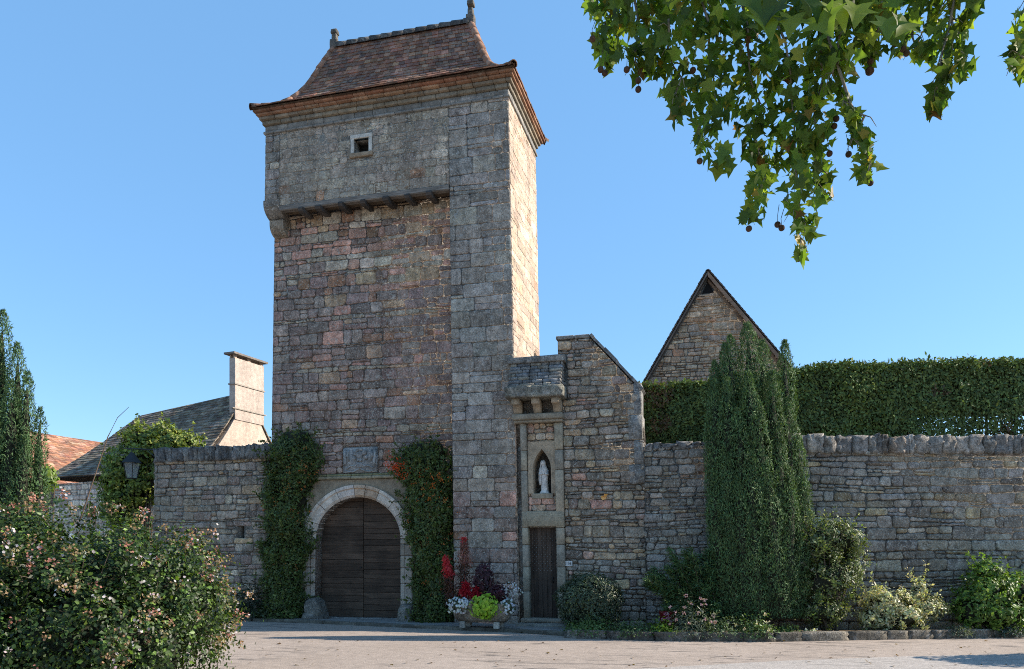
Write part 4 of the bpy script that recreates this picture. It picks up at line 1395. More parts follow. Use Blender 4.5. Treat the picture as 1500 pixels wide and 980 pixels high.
# ---- upright conifers made of many close-set spires
def spire_tree(name, label, spires, N, size, cols, w, seed, base, base_z=.06, cat='tree'):
    r = np.random.default_rng(seed)
    t = thing(name, (base[0], base[1], base_z), label, cat)
    L = np.array([(Vector(b) - Vector(a)).length * rr for a, b, rr in spires])
    cnt = (N * L / L.sum()).astype(int)
    P, NN, TT = [], [], []
    mb = MB(); rg_ = random.Random(seed); tr = MB()
    for (a, b, rr), n in zip(spires, cnt):
        a = np.array(a); b = np.array(b)
        f = r.random(n) ** .92
        th = r.random(n) * 2 * np.pi
        ph = r.random() * 10
        Ls = float(np.linalg.norm(b - a))
        rad = rr * np.minimum(1, ((1 - f) * Ls / 1.05 + .02)) ** .6 * (.78 + .22 * np.minimum(1, f * 6))
        # shallow knots and hollows along each spire
        kn_ = np.array([mn.noise(Vector((math.cos(q) * 1.1 + ph, math.sin(q) * 1.1, z * 2.3 * np.linalg.norm(b - a)))) for q, z in zip(th, f)])
        rad = rad * (1 + .55 * kn_)
        rad = rad * (1 - .16 * r.random(n) ** 2)
        d = np.stack([np.cos(th), np.sin(th), np.zeros(n)], 1)
        bend = np.sin(f * 3.0 + ph) * rr * .18
        P.append(a + (b - a) * f[:, None] + d * rad[:, None] + np.stack([bend, bend * .5, np.zeros(n)], 1))
        NN.append(unit(d + r.normal(0, .5, (n, 3)) + (0, 0, .25)))
        TT.append(unit(d * .55 + (0, 0, .9) + r.normal(0, .35, (n, 3))))
        pts = [tuple(a + (b - a) * q + np.array([math.sin(q * 3 + ph) * rr * .18, math.sin(q * 3 + ph) * rr * .09, 0])) for q in (0, .2, .4, .6, .8, .93)]
        mb.tube(pts, [rr * .55, rr * .55, rr * .55, rr * .5, rr * .36, rr * .08], 8)
        tr.tube([(base[0] + rg_.uniform(-.1, .1), base[1] + rg_.uniform(-.1, .1), base_z - .05), tuple(a + (b - a) * .12)], [.07, .04], 6, (1, 1, 1))
    P = np.concatenate(P); NN = np.concatenate(NN); TT = np.concatenate(TT)
    leaves('crown', P, NN, size * (1 + r.normal(0, .22, len(P)).clip(-.5, .8)), palette(r, len(P), cols, w, .22), 'long', M_LEAFD, t, seed + 1, TT, .85)
    mb.build('inner_twigs', M_TWIG, t, True)
    tr.build('trunk', M_BARK, t, True)
    return t

YD = 15.75                                  # distance of the tall yew from the camera
def sp(tx, ty, bx, rpx, dY=0.0, by=906, Y=YD):
    k = Y / F
    b = dep(tx, ty, Y + dY); a = dep(bx, by, Y + dY * .6)
    a.z = max(a.z, .1)
    return (tuple(a), tuple(b), rpx * k * .98)
spires = [sp(1091, 474, 1108, 22, .1), sp(1072, 493, 1085, 18, .05), sp(1119, 500, 1128, 20, .15), sp(1062, 505, 1072, 16, .2), sp(1146, 500, 1152, 17, .2),
          sp(1046, 530, 1060, 15, .15), sp(1050, 560, 1062, 17, -.15), sp(1064, 555, 1078, 17, -.3), sp(1094, 545, 1112, 17, -.35), sp(1130, 545, 1142, 18, -.2),
          sp(1155, 585, 1158, 18, .0), sp(1078, 600, 1095, 17, -.42), sp(1112, 590, 1128, 18, -.42), sp(1045, 610, 1056, 15, -.05), sp(1140, 620, 1150, 18, -.3),
          sp(1168, 640, 1163, 18, .0), sp(1098, 660, 1112, 17, -.5), sp(1125, 680, 1138, 18, -.48), sp(1062, 660, 1074, 16, -.35), sp(1176, 700, 1166, 16, -.05),
          sp(1155, 700, 1152, 17, -.38), sp(1050, 690, 1060, 15, -.2), sp(1083, 700, 1092, 17, -.48)]
yb = dep(1108, 906, YD)
YC = [(.085, .145, .055), (.115, .185, .068), (.058, .10, .042), (.145, .215, .085)]
spire_tree('columnar_yew', 'tall dark columnar conifer of many upright spires standing before the right wall', spires, 140000, .066, YC, [4, 3, 3, 1], 701, (yb.x, yb.y))

YL = 16.0
lsp = [(sp(4, 456, 0, 22, .1, 900, YL)), sp(27, 504, 14, 20, 0, 900, YL), sp(-14, 480, -20, 24, 0, 900, YL), sp(42, 545, 32, 18, -.2, 900, YL), sp(61, 598, 50, 15, 0, 900, YL),
       sp(14, 560, 8, 22, -.35, 900, YL), sp(-10, 600, -12, 24, -.4, 900, YL), sp(36, 640, 30, 20, -.4, 900, YL), sp(-36, 540, -40, 24, 0, 900, YL), sp(-50, 600, -55, 24, -.2, 900, YL), sp(56, 660, 48, 16, -.2, 900, YL)]
lsp = [(a, b, r_ * .82) for a, b, r_ in lsp]
lb = dep(0, 906, YL)
spire_tree('cypress', 'dark green upright conifer cut off by the left edge, above the flowering bush', lsp, 48000, .075,
           [(.075, .135, .05), (.10, .17, .065), (.05, .095, .042)], [4, 3, 2], 702, (lb.x, lb.y))

# ---- hedge on top of the wall
def hedge():
    r = np.random.default_rng(710)
    t = thing('clipped_hedge', (8, 2.6, 0), 'long dark clipped evergreen hedge with thin gaps above the right garden wall', 'hedge')
    OFF, TK = 1.0, 1.0
    # front line of the hedge in wall coordinates: along the straight wall, then along the bent one
    def line(s):                           # s metres from x = 2.6
        if s < 2.9: return np.array((2.6 + s, OFF + .1)), np.array((0., -1.))
        q = s - 2.9
        return np.array((5.5 + math.cos(WA) * q, OFF + .1 + math.sin(WA) * q)), np.array((math.sin(WA), -math.cos(WA)))
    top_px = [(900, 568), (940, 564), (1030, 556), (1160, 541), (1215, 531), (1300, 530), (1400, 526), (1500, 525), (1700, 522)]
    def ztop(p):
        d = np.array((p[0] - CX, p[1] - CY))
        Y = -d[0] * _s + d[1] * _c; X = d[0] * _c + d[1] * _s
        px = 750 + F * X / Y
        return ZC + (HOR - interp(top_px, min(max(px, 900), 1700))) / F * Y, px
    P, NN, C = [], [], []
    LEN = 11.5
    N = 78000
    cols = np.array([(.098, .14, .045), (.125, .175, .052), (.07, .102, .038), (.14, .18, .052)])
    ivy_and_lit = np.array([(.14, .20, .045), (.18, .22, .05), (.11, .165, .05)])
    warm = np.array([(.17, .11, .06), (.14, .10, .055)])
    n_ = 0
    while n_ < N:
        s = r.random() * LEN
        q, nm = line(s)
        face = r.random()
        k = r.random()
        if face < .30: dpt = TK * r.random(); v = 1 - .10 * r.random() ** 1.5; nn = np.array((0, 0, 1.0))
        elif face < .9: dpt = .22 * r.random() ** 1.4; v = r.random(); nn = np.array((nm[0], nm[1], .1))
        else: dpt = TK - .2 * r.random(); v = r.random(); nn = np.array((-nm[0], -nm[1], .1))
        zt, px = ztop(q)
        zt += .07 * mn.noise(Vector((s * 2.2, 1, 4))) + .03 * r.normal()
        z0 = 3.75
        z = z0 + (zt - z0) * v
        bulge = .16 * mn.noise(Vector((s * 1.3, z * 1.5, 2))) + .07 * mn.noise(Vector((s * 4.3, z * 4.5, 7)))
        p2 = q - nm * (dpt + bulge)
        # thin, see-through places near the foot of the hedge
        g = mn.noise(Vector((s * .8 + 9, z * 1.9, 5.5))) + .5 * mn.noise(Vector((s * 2.6, z * 3.5, 1.5)))
        low = 1 - v
        if px > 1225 and low > .45 and g > (.17 if px > 1345 else .42) - .36 * (low - .45) / .5 and r.random() < .985: continue
        P.append((p2[0], p2[1], z)); NN.append(nn)
        iv = mn.noise(Vector((s * .7 + 3, z * .9, 11)))
        if v > .93 and r.random() < .5: C.append(ivy_and_lit[r.integers(3)])  # lighter leaf colours paint sunlight onto the hedge top
        elif 3.0 < s < 6.5 and iv > .05 and r.random() < .55: C.append(ivy_and_lit[r.integers(3)] * .8)
        elif mn.noise(Vector((s * .9 + 20, z * 1.6, 3))) > .48 and r.random() < .6: C.append(warm[r.integers(2)])
        else: C.append(cols[r.integers(4)])
        n_ += 1
    P = np.array(P); NN = unit(np.array(NN) + r.normal(0, .5, (len(P), 3)))
    C = np.array(C) * (1 + r.normal(0, .2, (len(P), 1)))
    leaves('foliage', P, NN, .085 * (1 + r.normal(0, .25, len(P)).clip(-.5, .9)), np.clip(C, .005, 1), 'leaf', M_LEAFD, t, 711, (0, 0, -1), .35)
    # a few longer shoots along the top, right half
    mb = MB()
    s = .3
    rg_ = random.Random(712)
    while s < LEN:                         # trunks
        q, nm = line(s); m = q - nm * (TK * .5)
        zt, px = ztop(q)
        mb.tube([(m[0], m[1], 0), (m[0] + rg_.uniform(-.05, .05), m[1], 2.5), (m[0] + rg_.uniform(-.15, .15), m[1], zt - .35)], [.06, .05, .02], 6)
        for k in range(9):
            z = rg_.uniform(3.6, zt - .4)
            mb.tube([(m[0], m[1], z), (m[0] + rg_.uniform(-.5, .5), m[1] + rg_.uniform(-.35, .35), z + rg_.uniform(.1, .4))], [.015, .006], 4)
        s += rg_.uniform(.5, .75)
    mb.build('trunks', M_BARK, t)
    mb = MB()
    s = .0
    while s < LEN - .3:                    # the dense twiggy inside of the upper part
        q, nm = line(s + .15); m = q - nm * (TK * .5)
        zt, px = ztop(q)
        zb = 3.7 if px < 1225 else 4.85 if px > 1345 else 4.15
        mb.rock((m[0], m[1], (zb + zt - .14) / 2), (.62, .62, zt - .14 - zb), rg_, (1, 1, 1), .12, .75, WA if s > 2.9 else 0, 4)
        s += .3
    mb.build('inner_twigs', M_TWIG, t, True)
    nsh = 1500
    rs = np.random.default_rng(713)
    P = []; T_ = []
    for i in range(nsh):
        s = 2.8 + rs.random() * 8.4
        q, nm = line(s); zt, px = ztop(q)
        p2 = q - nm * TK * rs.random()
        P.append((p2[0], p2[1], zt - .03)); T_.append((rs.normal() * .5, rs.normal() * .5, 1))
    P = np.array(P)
    leaves('top_shoots', P, unit(rs.normal(size=(nsh, 3)) * (1, 1, .2)), .06 + .10 * rs.random(nsh) ** 2, palette(rs, nsh, [(.07, .11, .04), (.09, .13, .045)]), 'long', M_LEAFD, t, 714, np.array(T_), .9)
hedge()

# ---- shrubs along the right wall
def gat(px, py, y):                        # point under a pixel at plane y, on the ground line
    p = at(px, py, y); return p
c = at(864, 880, -.75)
bush('round_shrub', 'small rounded dark shrub with tiny leaves right of the narrow side door', (c.x, -.75, .62), (.72, .62, .66), 9000, .055,
     [(.08, .11, .062), (.11, .14, .085), (.055, .078, .046)], None, 721, 'leaf', .10, 2.2, 0, .3, up=.2)

def spray_shrub():
    r = np.random.default_rng(722)
    b0 = at(1035, 905, -.95)
    t = thing('spreading_juniper', (b0.x, -.95, .06), 'low spreading dark green conifer with feathery sprays left of the tall columnar one', 'shrub')
    P, NN, TT = [], [], []
    mb = MB(); rg_ = random.Random(722)
    tips = [(958, 842), (952, 850), (965, 858), (980, 870), (985, 806), (1005, 800), (972, 828), (1000, 840), (1012, 815), (990, 858), (1015, 885), (1030, 830), (1040, 800), (975, 880), (1000, 878), (1035, 860), (1050, 880), (1020, 850), (1045, 840), (962, 836), (1025, 806), (995, 820), (1055, 830), (1005, 862)]
    for tx, ty in tips:
        for rep in range(2):
            yy = -.95 + rg_.uniform(-.55, .35)
            e = at(tx + rg_.uniform(-8, 8), ty + rg_.uniform(-6, 8), yy); e.z = max(e.z, .15)
            b = Vector((b0.x + rg_.uniform(-.1, .3), -.95 + rg_.uniform(-.1, .1), .15))
            m_ = b.lerp(e, .5) + Vector((0, 0, .12))
            mb.tube([b, m_, e], [.02, .014, .004], 5)
            n = 520
            f = r.random(n) ** .7
            q = np.array([(b * (1 - k) ** 2 + m_ * 2 * k * (1 - k) + e * k * k)[:] for k in f])
            dirv = np.array((e - b).normalized()[:])
            q = q + r.normal(0, 1, (n, 3)) * (.028 + .06 * (1 - f[:, None])) * (1, 1, .6) - np.array((0, 0, 1)) * (.06 * r.random((n, 1)))
            P.append(q); NN.append(r.normal(0, .5, (n, 3)) + (0, 0, 1)); TT.append(dirv + r.normal(0, .35, (n, 3)))
    P = np.concatenate(P)
    leaves('foliage', P, np.concatenate(NN), .10 * (1 + r.normal(0, .25, len(P)).clip(-.5, .8)), palette(r, len(P), [(.08, .155, .06), (.12, .20, .08), (.055, .105, .045)]), 'long', M_LEAFD, t, 723, np.concatenate(TT), .85)
    mb.build('stems', M_BARK, t)
spray_shrub()

def wall_pt(px, off):                      # foot of a plant in front of the bent right wall, off metres out
    for k in range(400):
        q = k * .03
        p = (5.32 + math.cos(WA) * q + math.sin(WA) * off, GY + .02 + math.sin(WA) * q - math.cos(WA) * off)
        d = (p[0] - CX, p[1] - CY)
        Y = -d[0] * _s + d[1] * _c; X = d[0] * _c + d[1] * _s
        if 750 + F * X / Y >= px: return p[0], p[1], Y
    return p[0], p[1], Y

def multi_bush(name, label, blobs, cols, w, N, size, seed, shape='leaf', mat=None, up=.35, clump=26, j=.2, shoots=0, cat='shrub', stemc=(.12, .09, .06), core=.55, amp=.2):
    """a shrub grown from a few overlapping rounded masses"""
    r = np.random.default_rng(seed); rg_ = random.Random(seed)
    cx = sum(b[0][0] for b in blobs) / len(blobs); cy = sum(b[0][1] for b in blobs) / len(blobs)
    t = thing(name, (cx, cy, .06), label, cat)
    A = np.array([b[1][0] * b[1][2] + b[1][0] * b[1][1] for b in blobs]); cnt = (N * A / A.sum()).astype(int)
    P, NN, TT = [], [], []
    mb = MB(); cb = MB()
    for i, ((c, rad), n) in enumerate(zip(blobs, cnt)):
        p, nn = blob_points(r, n, c, rad, seed + i, amp, 1.8, .45, clump * 3, up)
        P.append(p); NN.append(nn); TT.append(unit(nn + (0, 0, .5)))
        for k in range(5):
            a = rg_.uniform(0, 6.28)
            b = Vector((cx + math.cos(a) * .12, cy + math.sin(a) * .1, .03)); e = Vector((c[0] + math.cos(a) * rad[0] * .6, c[1] + math.sin(a) * rad[1] * .6, c[2] + rad[2] * rg_.uniform(-.1, .6)))
            mb.tube([b, b.lerp(e, .5) + Vector((0, 0, .06)), e], [.022, .015, .005], 5)
        if core: cb.rock(c, (rad[0] * 2 * core, rad[1] * 2 * core, rad[2] * 2 * core), rg_, (1, 1, 1), .25, 0, 0, 5)
        for k in range(shoots):            # stray shoots beyond the outline
            d = unit(r.normal(size=(1, 3)) * (1, 1, .8) + (0, 0, .7))[0]
            s0 = np.array(c) + d * np.array(rad) * .8; L = rg_.uniform(.12, .38)
            e = s0 + d * L + np.array((0, 0, .05))
            mb.tube([tuple(s0), tuple(e)], [.005, .003], 4)
            m_ = 14
            f = r.random(m_)
            P.append(s0 + (e - s0) * f[:, None] + r.normal(0, .018, (m_, 3))); NN.append(r.normal(size=(m_, 3)) + (0, 0, .5)); TT.append(d + r.normal(0, .5, (m_, 3)))
    P = np.concatenate(P); NN = np.concatenate(NN); TT = np.concatenate(TT)
    k = P[:, 2] > .07
    P, NN, TT = P[k], NN[k], TT[k]
    leaves('foliage', P, NN, size * (1 + r.normal(0, .25, len(P)).clip(-.5, .8)), palette(r, len(P), cols, w, j), shape, mat or M_LEAF, t, seed + 1, TT, .4)
    mb.build('stems', M_BARK, t)
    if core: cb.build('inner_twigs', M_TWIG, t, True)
    return t, P, NN

x, y, Y = wall_pt(1216, .85)
def B(px, py, off, rx, ry, rz):            # blob centred on a pixel, off metres in front of the right wall
    x, y, Y = wall_pt(px, off)
    return ((x, y, ZC + (HOR - py) / F * Y), (rx, ry, rz))
multi_bush('tall_shrub', 'tall loose green shrub with pale lower leaves, right beside the columnar conifer',
           [B(1205, 790, .85, .52, .45, .48), B(1228, 792, .75, .50, .45, .42), B(1210, 850, .85, .62, .5, .55), B(1200, 895, .9, .5, .42, .35), B(1242, 830, .7, .36, .36, .42)],
           [(.11, .15, .05), (.16, .20, .07), (.08, .115, .042), (.30, .31, .20)], [4, 3, 3, 1.2], 15000, .06, 731, shoots=16, clump=24)
multi_bush('variegated_shrub', 'low cream and grey green variegated bush at the foot of the right wall',
           [B(1292, 885, .75, .45, .42, .38), B(1345, 893, .75, .5, .42, .32), B(1318, 905, .95, .55, .4, .3), B(1278, 905, .85, .32, .35, .3), B(1343, 866, .7, .16, .16, .28)],
           [(.56, .52, .31), (.44, .46, .29), (.27, .31, .17), (.62, .56, .36)], [4, 4, 2, 2], 8200, .07, 733, 'leaf', shoots=8, clump=20)
multi_bush('leafy_shrub', 'bright green leafy shrub at the right edge below the garden wall',
           [B(1440, 875, .7, .55, .5, .5), B(1490, 872, .7, .6, .5, .5), B(1455, 900, .85, .6, .45, .35), B(1420, 895, .8, .34, .4, .4), B(1445, 838, .6, .3, .3, .28), B(1540, 880, .7, .6, .5, .5)],
           [(.12, .21, .04), (.16, .26, .05), (.08, .145, .035), (.22, .27, .075)], [4, 3, 2, .6], 11000, .07, 735, 'broad', shoots=12, clump=24)

# ---- low plants behind the kerb
def low_plant(label, px, y, rx, rz, cols, seed, size=.05, shape='leaf', fl=None, n=1000, name='low_plant', cat='plant', rightwall=False, off=1.3):
    if rightwall:
        x, yy, Y = wall_pt(px, off)
    else:
        p = at(px, 900, y); x, yy = p.x, y
    r = np.random.default_rng(seed)
    t = thing(name, (x, yy, .06), label, cat, None)
    d = unit(r.normal(size=(n, 3)) * (1, 1, .9)); d[:, 2] = abs(d[:, 2])
    rr = lumpy(d, seed, .3, 2.3) * (1 - .55 * r.random(n))
    p = d * rr[:, None] * (rx, rx * .75, rz) + (x, yy, .08)
    leaves('foliage', p, d + r.normal(0, .5, (n, 3)) + (0, 0, .4), size * (1 + r.normal(0, .25, n).clip(-.5, .8)), palette(r, n, cols), shape, M_LEAF, t, seed, d + (0, 0, .4), .5)
    if fl is not None:
        col, m = fl
        d = unit(r.normal(size=(m, 3))); d[:, 2] = abs(d[:, 2]) + .3; d[:, 1] = -abs(d[:, 1]); d = unit(d)
        p = d * (rx * 1.05, rx * .8, rz * 1.1) * (.85 + .25 * r.random((m, 1))) + (x, yy, .08)
        k = 9
        p = np.repeat(p, k, 0) + r.normal(0, .018, (m * k, 3))
        leaves('flowers', p, r.normal(0, .6, (m * k, 3)) + (0, -.6, .6), .03, palette(r, m * k, [col], None, .12), 'flower', M_PETAL, t, seed + 3)['kind'] = 'stuff'
    return t
GA_ = [(.10, .17, .05), (.075, .13, .045), (.13, .2, .065)]
GG_ = [(.13, .16, .11), (.16, .19, .13), (.09, .12, .08)]
low_plant('low green ground plant in front of the round shrub', 862, -1.72, 0.55, 0.34, GA_, 741, n=1500)
low_plant('mat of small leaves left of the bright lime tuft by the kerb', 925, -1.77, 0.55, 0.29, [(.085, .14, .05), (.10, .15, .06)], 742, n=1300)
low_plant('bright lime green tuft beside the kerb, left of the pink flowers', 970, -1.82, 0.31, 0.34, [(.16, .26, .03), (.12, .21, .03)], 743, .05, 'broad', n=700)
low_plant('grey green plant with dusty pink flower heads in front of the spreading conifer', 1012, -1.72, 0.49, 0.71, GG_, 744, .07, 'long', ((.42, .27, .29), 22), 1500, 'flowering_plant')
low_plant('upright pink valerian head poking up beside the dark red pot', 976, -1.45, .1, .38, GG_, 745, .05, 'long', ((.55, .2, .3), 7), 160, 'flowering_plant')
low_plant('dark green clump below the left foot of the columnar conifer', 1055, -1.62, 0.44, 0.40, [(.085, .13, .06), (.11, .16, .075)], 746, n=1000)
low_plant('clump with a few pale flowers in front of the columnar conifer trunk', 1105, -1.52, 0.44, 0.44, [(.10, .16, .06), (.085, .13, .055)], 747, .06, 'leaf', ((.5, .45, .3), 6), 1100)
low_plant('small green plant between the columnar conifer and the tall shrub', 1150, 0, .26, .22, GA_, 748, n=700, rightwall=True, off=1.25)
low_plant('tiny plant with white flowers by the kerb under the tall shrub', 1182, 0, .2, .12, GA_, 749, .04, 'leaf', ((.7, .68, .6), 10), 400, rightwall=True, off=1.3)
low_plant('grey leaved low clump at the kerb between the variegated and the bright green bush', 1402, 0, .3, .2, [(.15, .17, .12), (.12, .15, .1)], 750, .07, 'long', None, 700, rightwall=True, off=1.15)
low_plant('bluish leaved low clump at the right edge of the bed', 1478, 0, .34, .17, [(.08, .12, .10), (.07, .10, .08)], 751, .07, 'long', None, 800, rightwall=True, off=1.1)

pb_ = at(979, 903, -1.0)
mb = MB()
mb.lathe((pb_.x, -1.0, .05), [(.10, 0), (.155, .0), (.175, .40), (.19, .41), (.19, .46), (.165, .46), (.15, .38), (.12, .37)], 20, (.14, .012, .01))
tag(mb.build('plastic_pot', flat_mat('red plastic', (.15, .012, .012), .5, 8, .2, 0), None, True), 'dark red pot tucked against the wall under the spreading conifer', 'pot')

# ---- left of the gate
def wall_shrub(name, label, outline, y0, depth, N, size, cols, w, seed, berries=(), sprigs=30):
    """trained wall shrub: outline is a list of (left px, right px, py) levels"""
    r = np.random.default_rng(seed); rg_ = random.Random(seed)
    lv = [(at(a, py, y0 - depth * .5).x, at(b, py, y0 - depth * .5).x, at((a + b) / 2, py, y0 - depth * .5).z) for a, b, py in outline]
    zmin, zmax = lv[-1][2], lv[0][2]
    base = (sum(lv[-1][:2]) / 2, y0 - .15)
    t = thing(name, (base[0], base[1], .05), label, 'climbing shrub', 'berried shrubs trained beside the gate')
    lv2 = sorted((z, a, b) for a, b, z in lv)
    def ext(z): return interp([(q[0], q[1]) for q in lv2], z), interp([(q[0], q[2]) for q in lv2], z)
    P, NN, TT = [], [], []
    while len(P) < N:
        z = zmin + (zmax - zmin) * r.random()
        a, b = ext(z); m = (a + b) / 2; hw = (b - a) / 2
        th = r.random() * math.pi            # half ellipse in front of the wall
        kx, ky = math.cos(th), math.sin(th)
        nz = 1 + .34 * mn.noise(Vector((kx * 1.4 + seed, z * 1.7, ky * 1.4))) * 1.6 + .12 * mn.noise(Vector((kx * 4, z * 5, seed)))
        rr = nz * (1 - .4 * r.random() ** 1.3) * (1.12 if r.random() < .12 else 1)
        topk = min(1, (zmax - z) / .5 + .25)
        P.append((m + hw * kx * rr, y0 - depth * ky * rr * topk - .02, max(z + r.normal() * .05, .08)))
        NN.append((kx, -ky - .1, .35)); TT.append((kx * .5, -ky * .5, .5))
    P = np.array(P); NN = np.array(NN) + r.normal(0, .5, (N, 3)); TT = np.array(TT) + r.normal(0, .4, (N, 3))
    S_, SN, STT = [], [], []
    mb = MB()
    for k in range(sprigs):
        i = r.integers(0, N)
        s0 = P[i]; d = unit(np.array([TT[i] * (1, 1, 1.2) + (r.normal() * .3, 0, 0)]))[0]; L = rg_.uniform(.15, .5)
        mb.tube([tuple(s0), tuple(s0 + d * L)], [.005, .002], 4)
        f = r.random(26)
        S_.append(s0 + d * L * f[:, None] + r.normal(0, .012, (26, 3))); SN.append(r.normal(size=(26, 3))); STT.append(d + r.normal(0, .5, (26, 3)))
    P2 = np.concatenate([P] + S_); N2 = np.concatenate([NN] + SN); T2 = np.concatenate([TT] + STT)
    leaves('foliage', P2, N2, size * (1 + r.normal(0, .25, len(P2)).clip(-.5, .8)), palette(r, len(P2), cols, w), 'leaf', M_LEAF, t, seed + 1, T2, .5)
    for k in range(6):
        x = base[0] + rg_.uniform(-.2, .2); z = 0
        pts = [(x, y0 - .12, .02)]
        while z < zmax - .5:
            z += .5; a, b = ext(max(z, zmin)); x = min(max(x + rg_.uniform(-.15, .15), a + .15), b - .15)
            pts.append((x, y0 - .1, z))
        mb.tube(pts, [.03] + [.022] * (len(pts) - 1), 6)
    mb.build('stems', M_BARK, t)
    cb = MB()
    for i in range(12):
        z = zmin + (zmax - zmin) * (i + .5) / 12
        a, b = ext(z)
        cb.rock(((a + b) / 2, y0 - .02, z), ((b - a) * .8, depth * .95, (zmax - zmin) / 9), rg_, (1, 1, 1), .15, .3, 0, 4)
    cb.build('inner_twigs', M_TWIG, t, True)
    bb = MB()
    for px, py, sp_, n, c in berries:
        for k in range(n):
            p = at(px + rg_.gauss(0, sp_), py + rg_.gauss(0, sp_ * .8), y0 - depth * rg_.uniform(.75, 1.08))
            for q in range(rg_.randint(3, 7)):
                v = p + Vector((rg_.gauss(0, .028), rg_.gauss(0, .02), rg_.gauss(0, .022))); s = rg_.uniform(.011, .016)
                bb.add([v + Vector(e) * s for e in ((1, 0, 0), (-1, 0, 0), (0, 1, 0), (0, -1, 0), (0, 0, 1), (0, 0, -1))],
                       [(0, 2, 4), (2, 1, 4), (1, 3, 4), (3, 0, 4), (2, 0, 5), (1, 2, 5), (3, 1, 5), (0, 3, 5)], shade(c, rg_.uniform(.8, 1.3)))
    tag(bb.build('berries', flat_mat('berry', (1, 1, 1), .4, 5, .2, 0, attr=True), t, True), 'clusters of orange red berries', kind='stuff')
    return t
PC = [(.09, .13, .036), (.12, .165, .044), (.062, .09, .028), (.16, .19, .055)]
wall_shrub('firethorn', 'broad dark climbing shrub with few orange berries left of the arched gate',
           [(408, 440, 634), (394, 458, 650), (387, 463, 680), (384, 456, 710), (383, 447, 740), (383, 446, 790), (384, 444, 850), (390, 442, 905)], YB, .6, 15000, .075, PC, [4, 3, 3, 1], 761,
           [(430, 700, 16, 20, (.35, .11, .02)), (395, 745, 12, 14, (.4, .12, .02)), (420, 760, 16, 12, (.35, .1, .02)), (440, 680, 10, 10, (.3, .12, .03)), (425, 830, 16, 8, (.28, .09, .02))], 190)
wall_shrub('firethorn', 'dark climbing shrub with a bright cluster of orange red berries right of the arched gate',
           [(600, 642, 650), (582, 654, 660), (569, 659, 676), (571, 661, 698), (588, 663, 718), (597, 664, 745), (599, 664, 800), (600, 663, 860), (604, 658, 915)], YB, .62, 13500, .075, PC, [4, 3, 3, 1], 765,
           [(584, 682, 9, 46, (.62, .07, .012)), (594, 690, 10, 26, (.55, .08, .015)), (628, 700, 14, 22, (.5, .13, .02)), (635, 730, 14, 22, (.45, .13, .02)), (622, 745, 14, 14, (.42, .12, .02)), (612, 790, 10, 12, (.42, .14, .03)), (640, 800, 12, 10, (.4, .12, .03)), (630, 860, 14, 8, (.35, .1, .02))], 170)
low_plant('yellowish leafed small plant beside the boundary wall kerb', 342, .0, .38, .42, [(.16, .18, .05), (.12, .15, .045), (.20, .19, .07)], 771, .07, 'leaf', None, 1000)
low_plant('small pale green shrub at the foot of the left climbing shrub', 396, .0, .34, .5, [(.10, .12, .05), (.08, .10, .045)], 772, .06, 'leaf', None, 1100)
low_plant('dark bushy plant in the corner between the boundary wall and climber', 368, .12, .5, 1.0, [(.03, .045, .022), (.04, .055, .028)], 773, .07, 'leaf', None, 2200, 'dark_shrub', 'shrub')

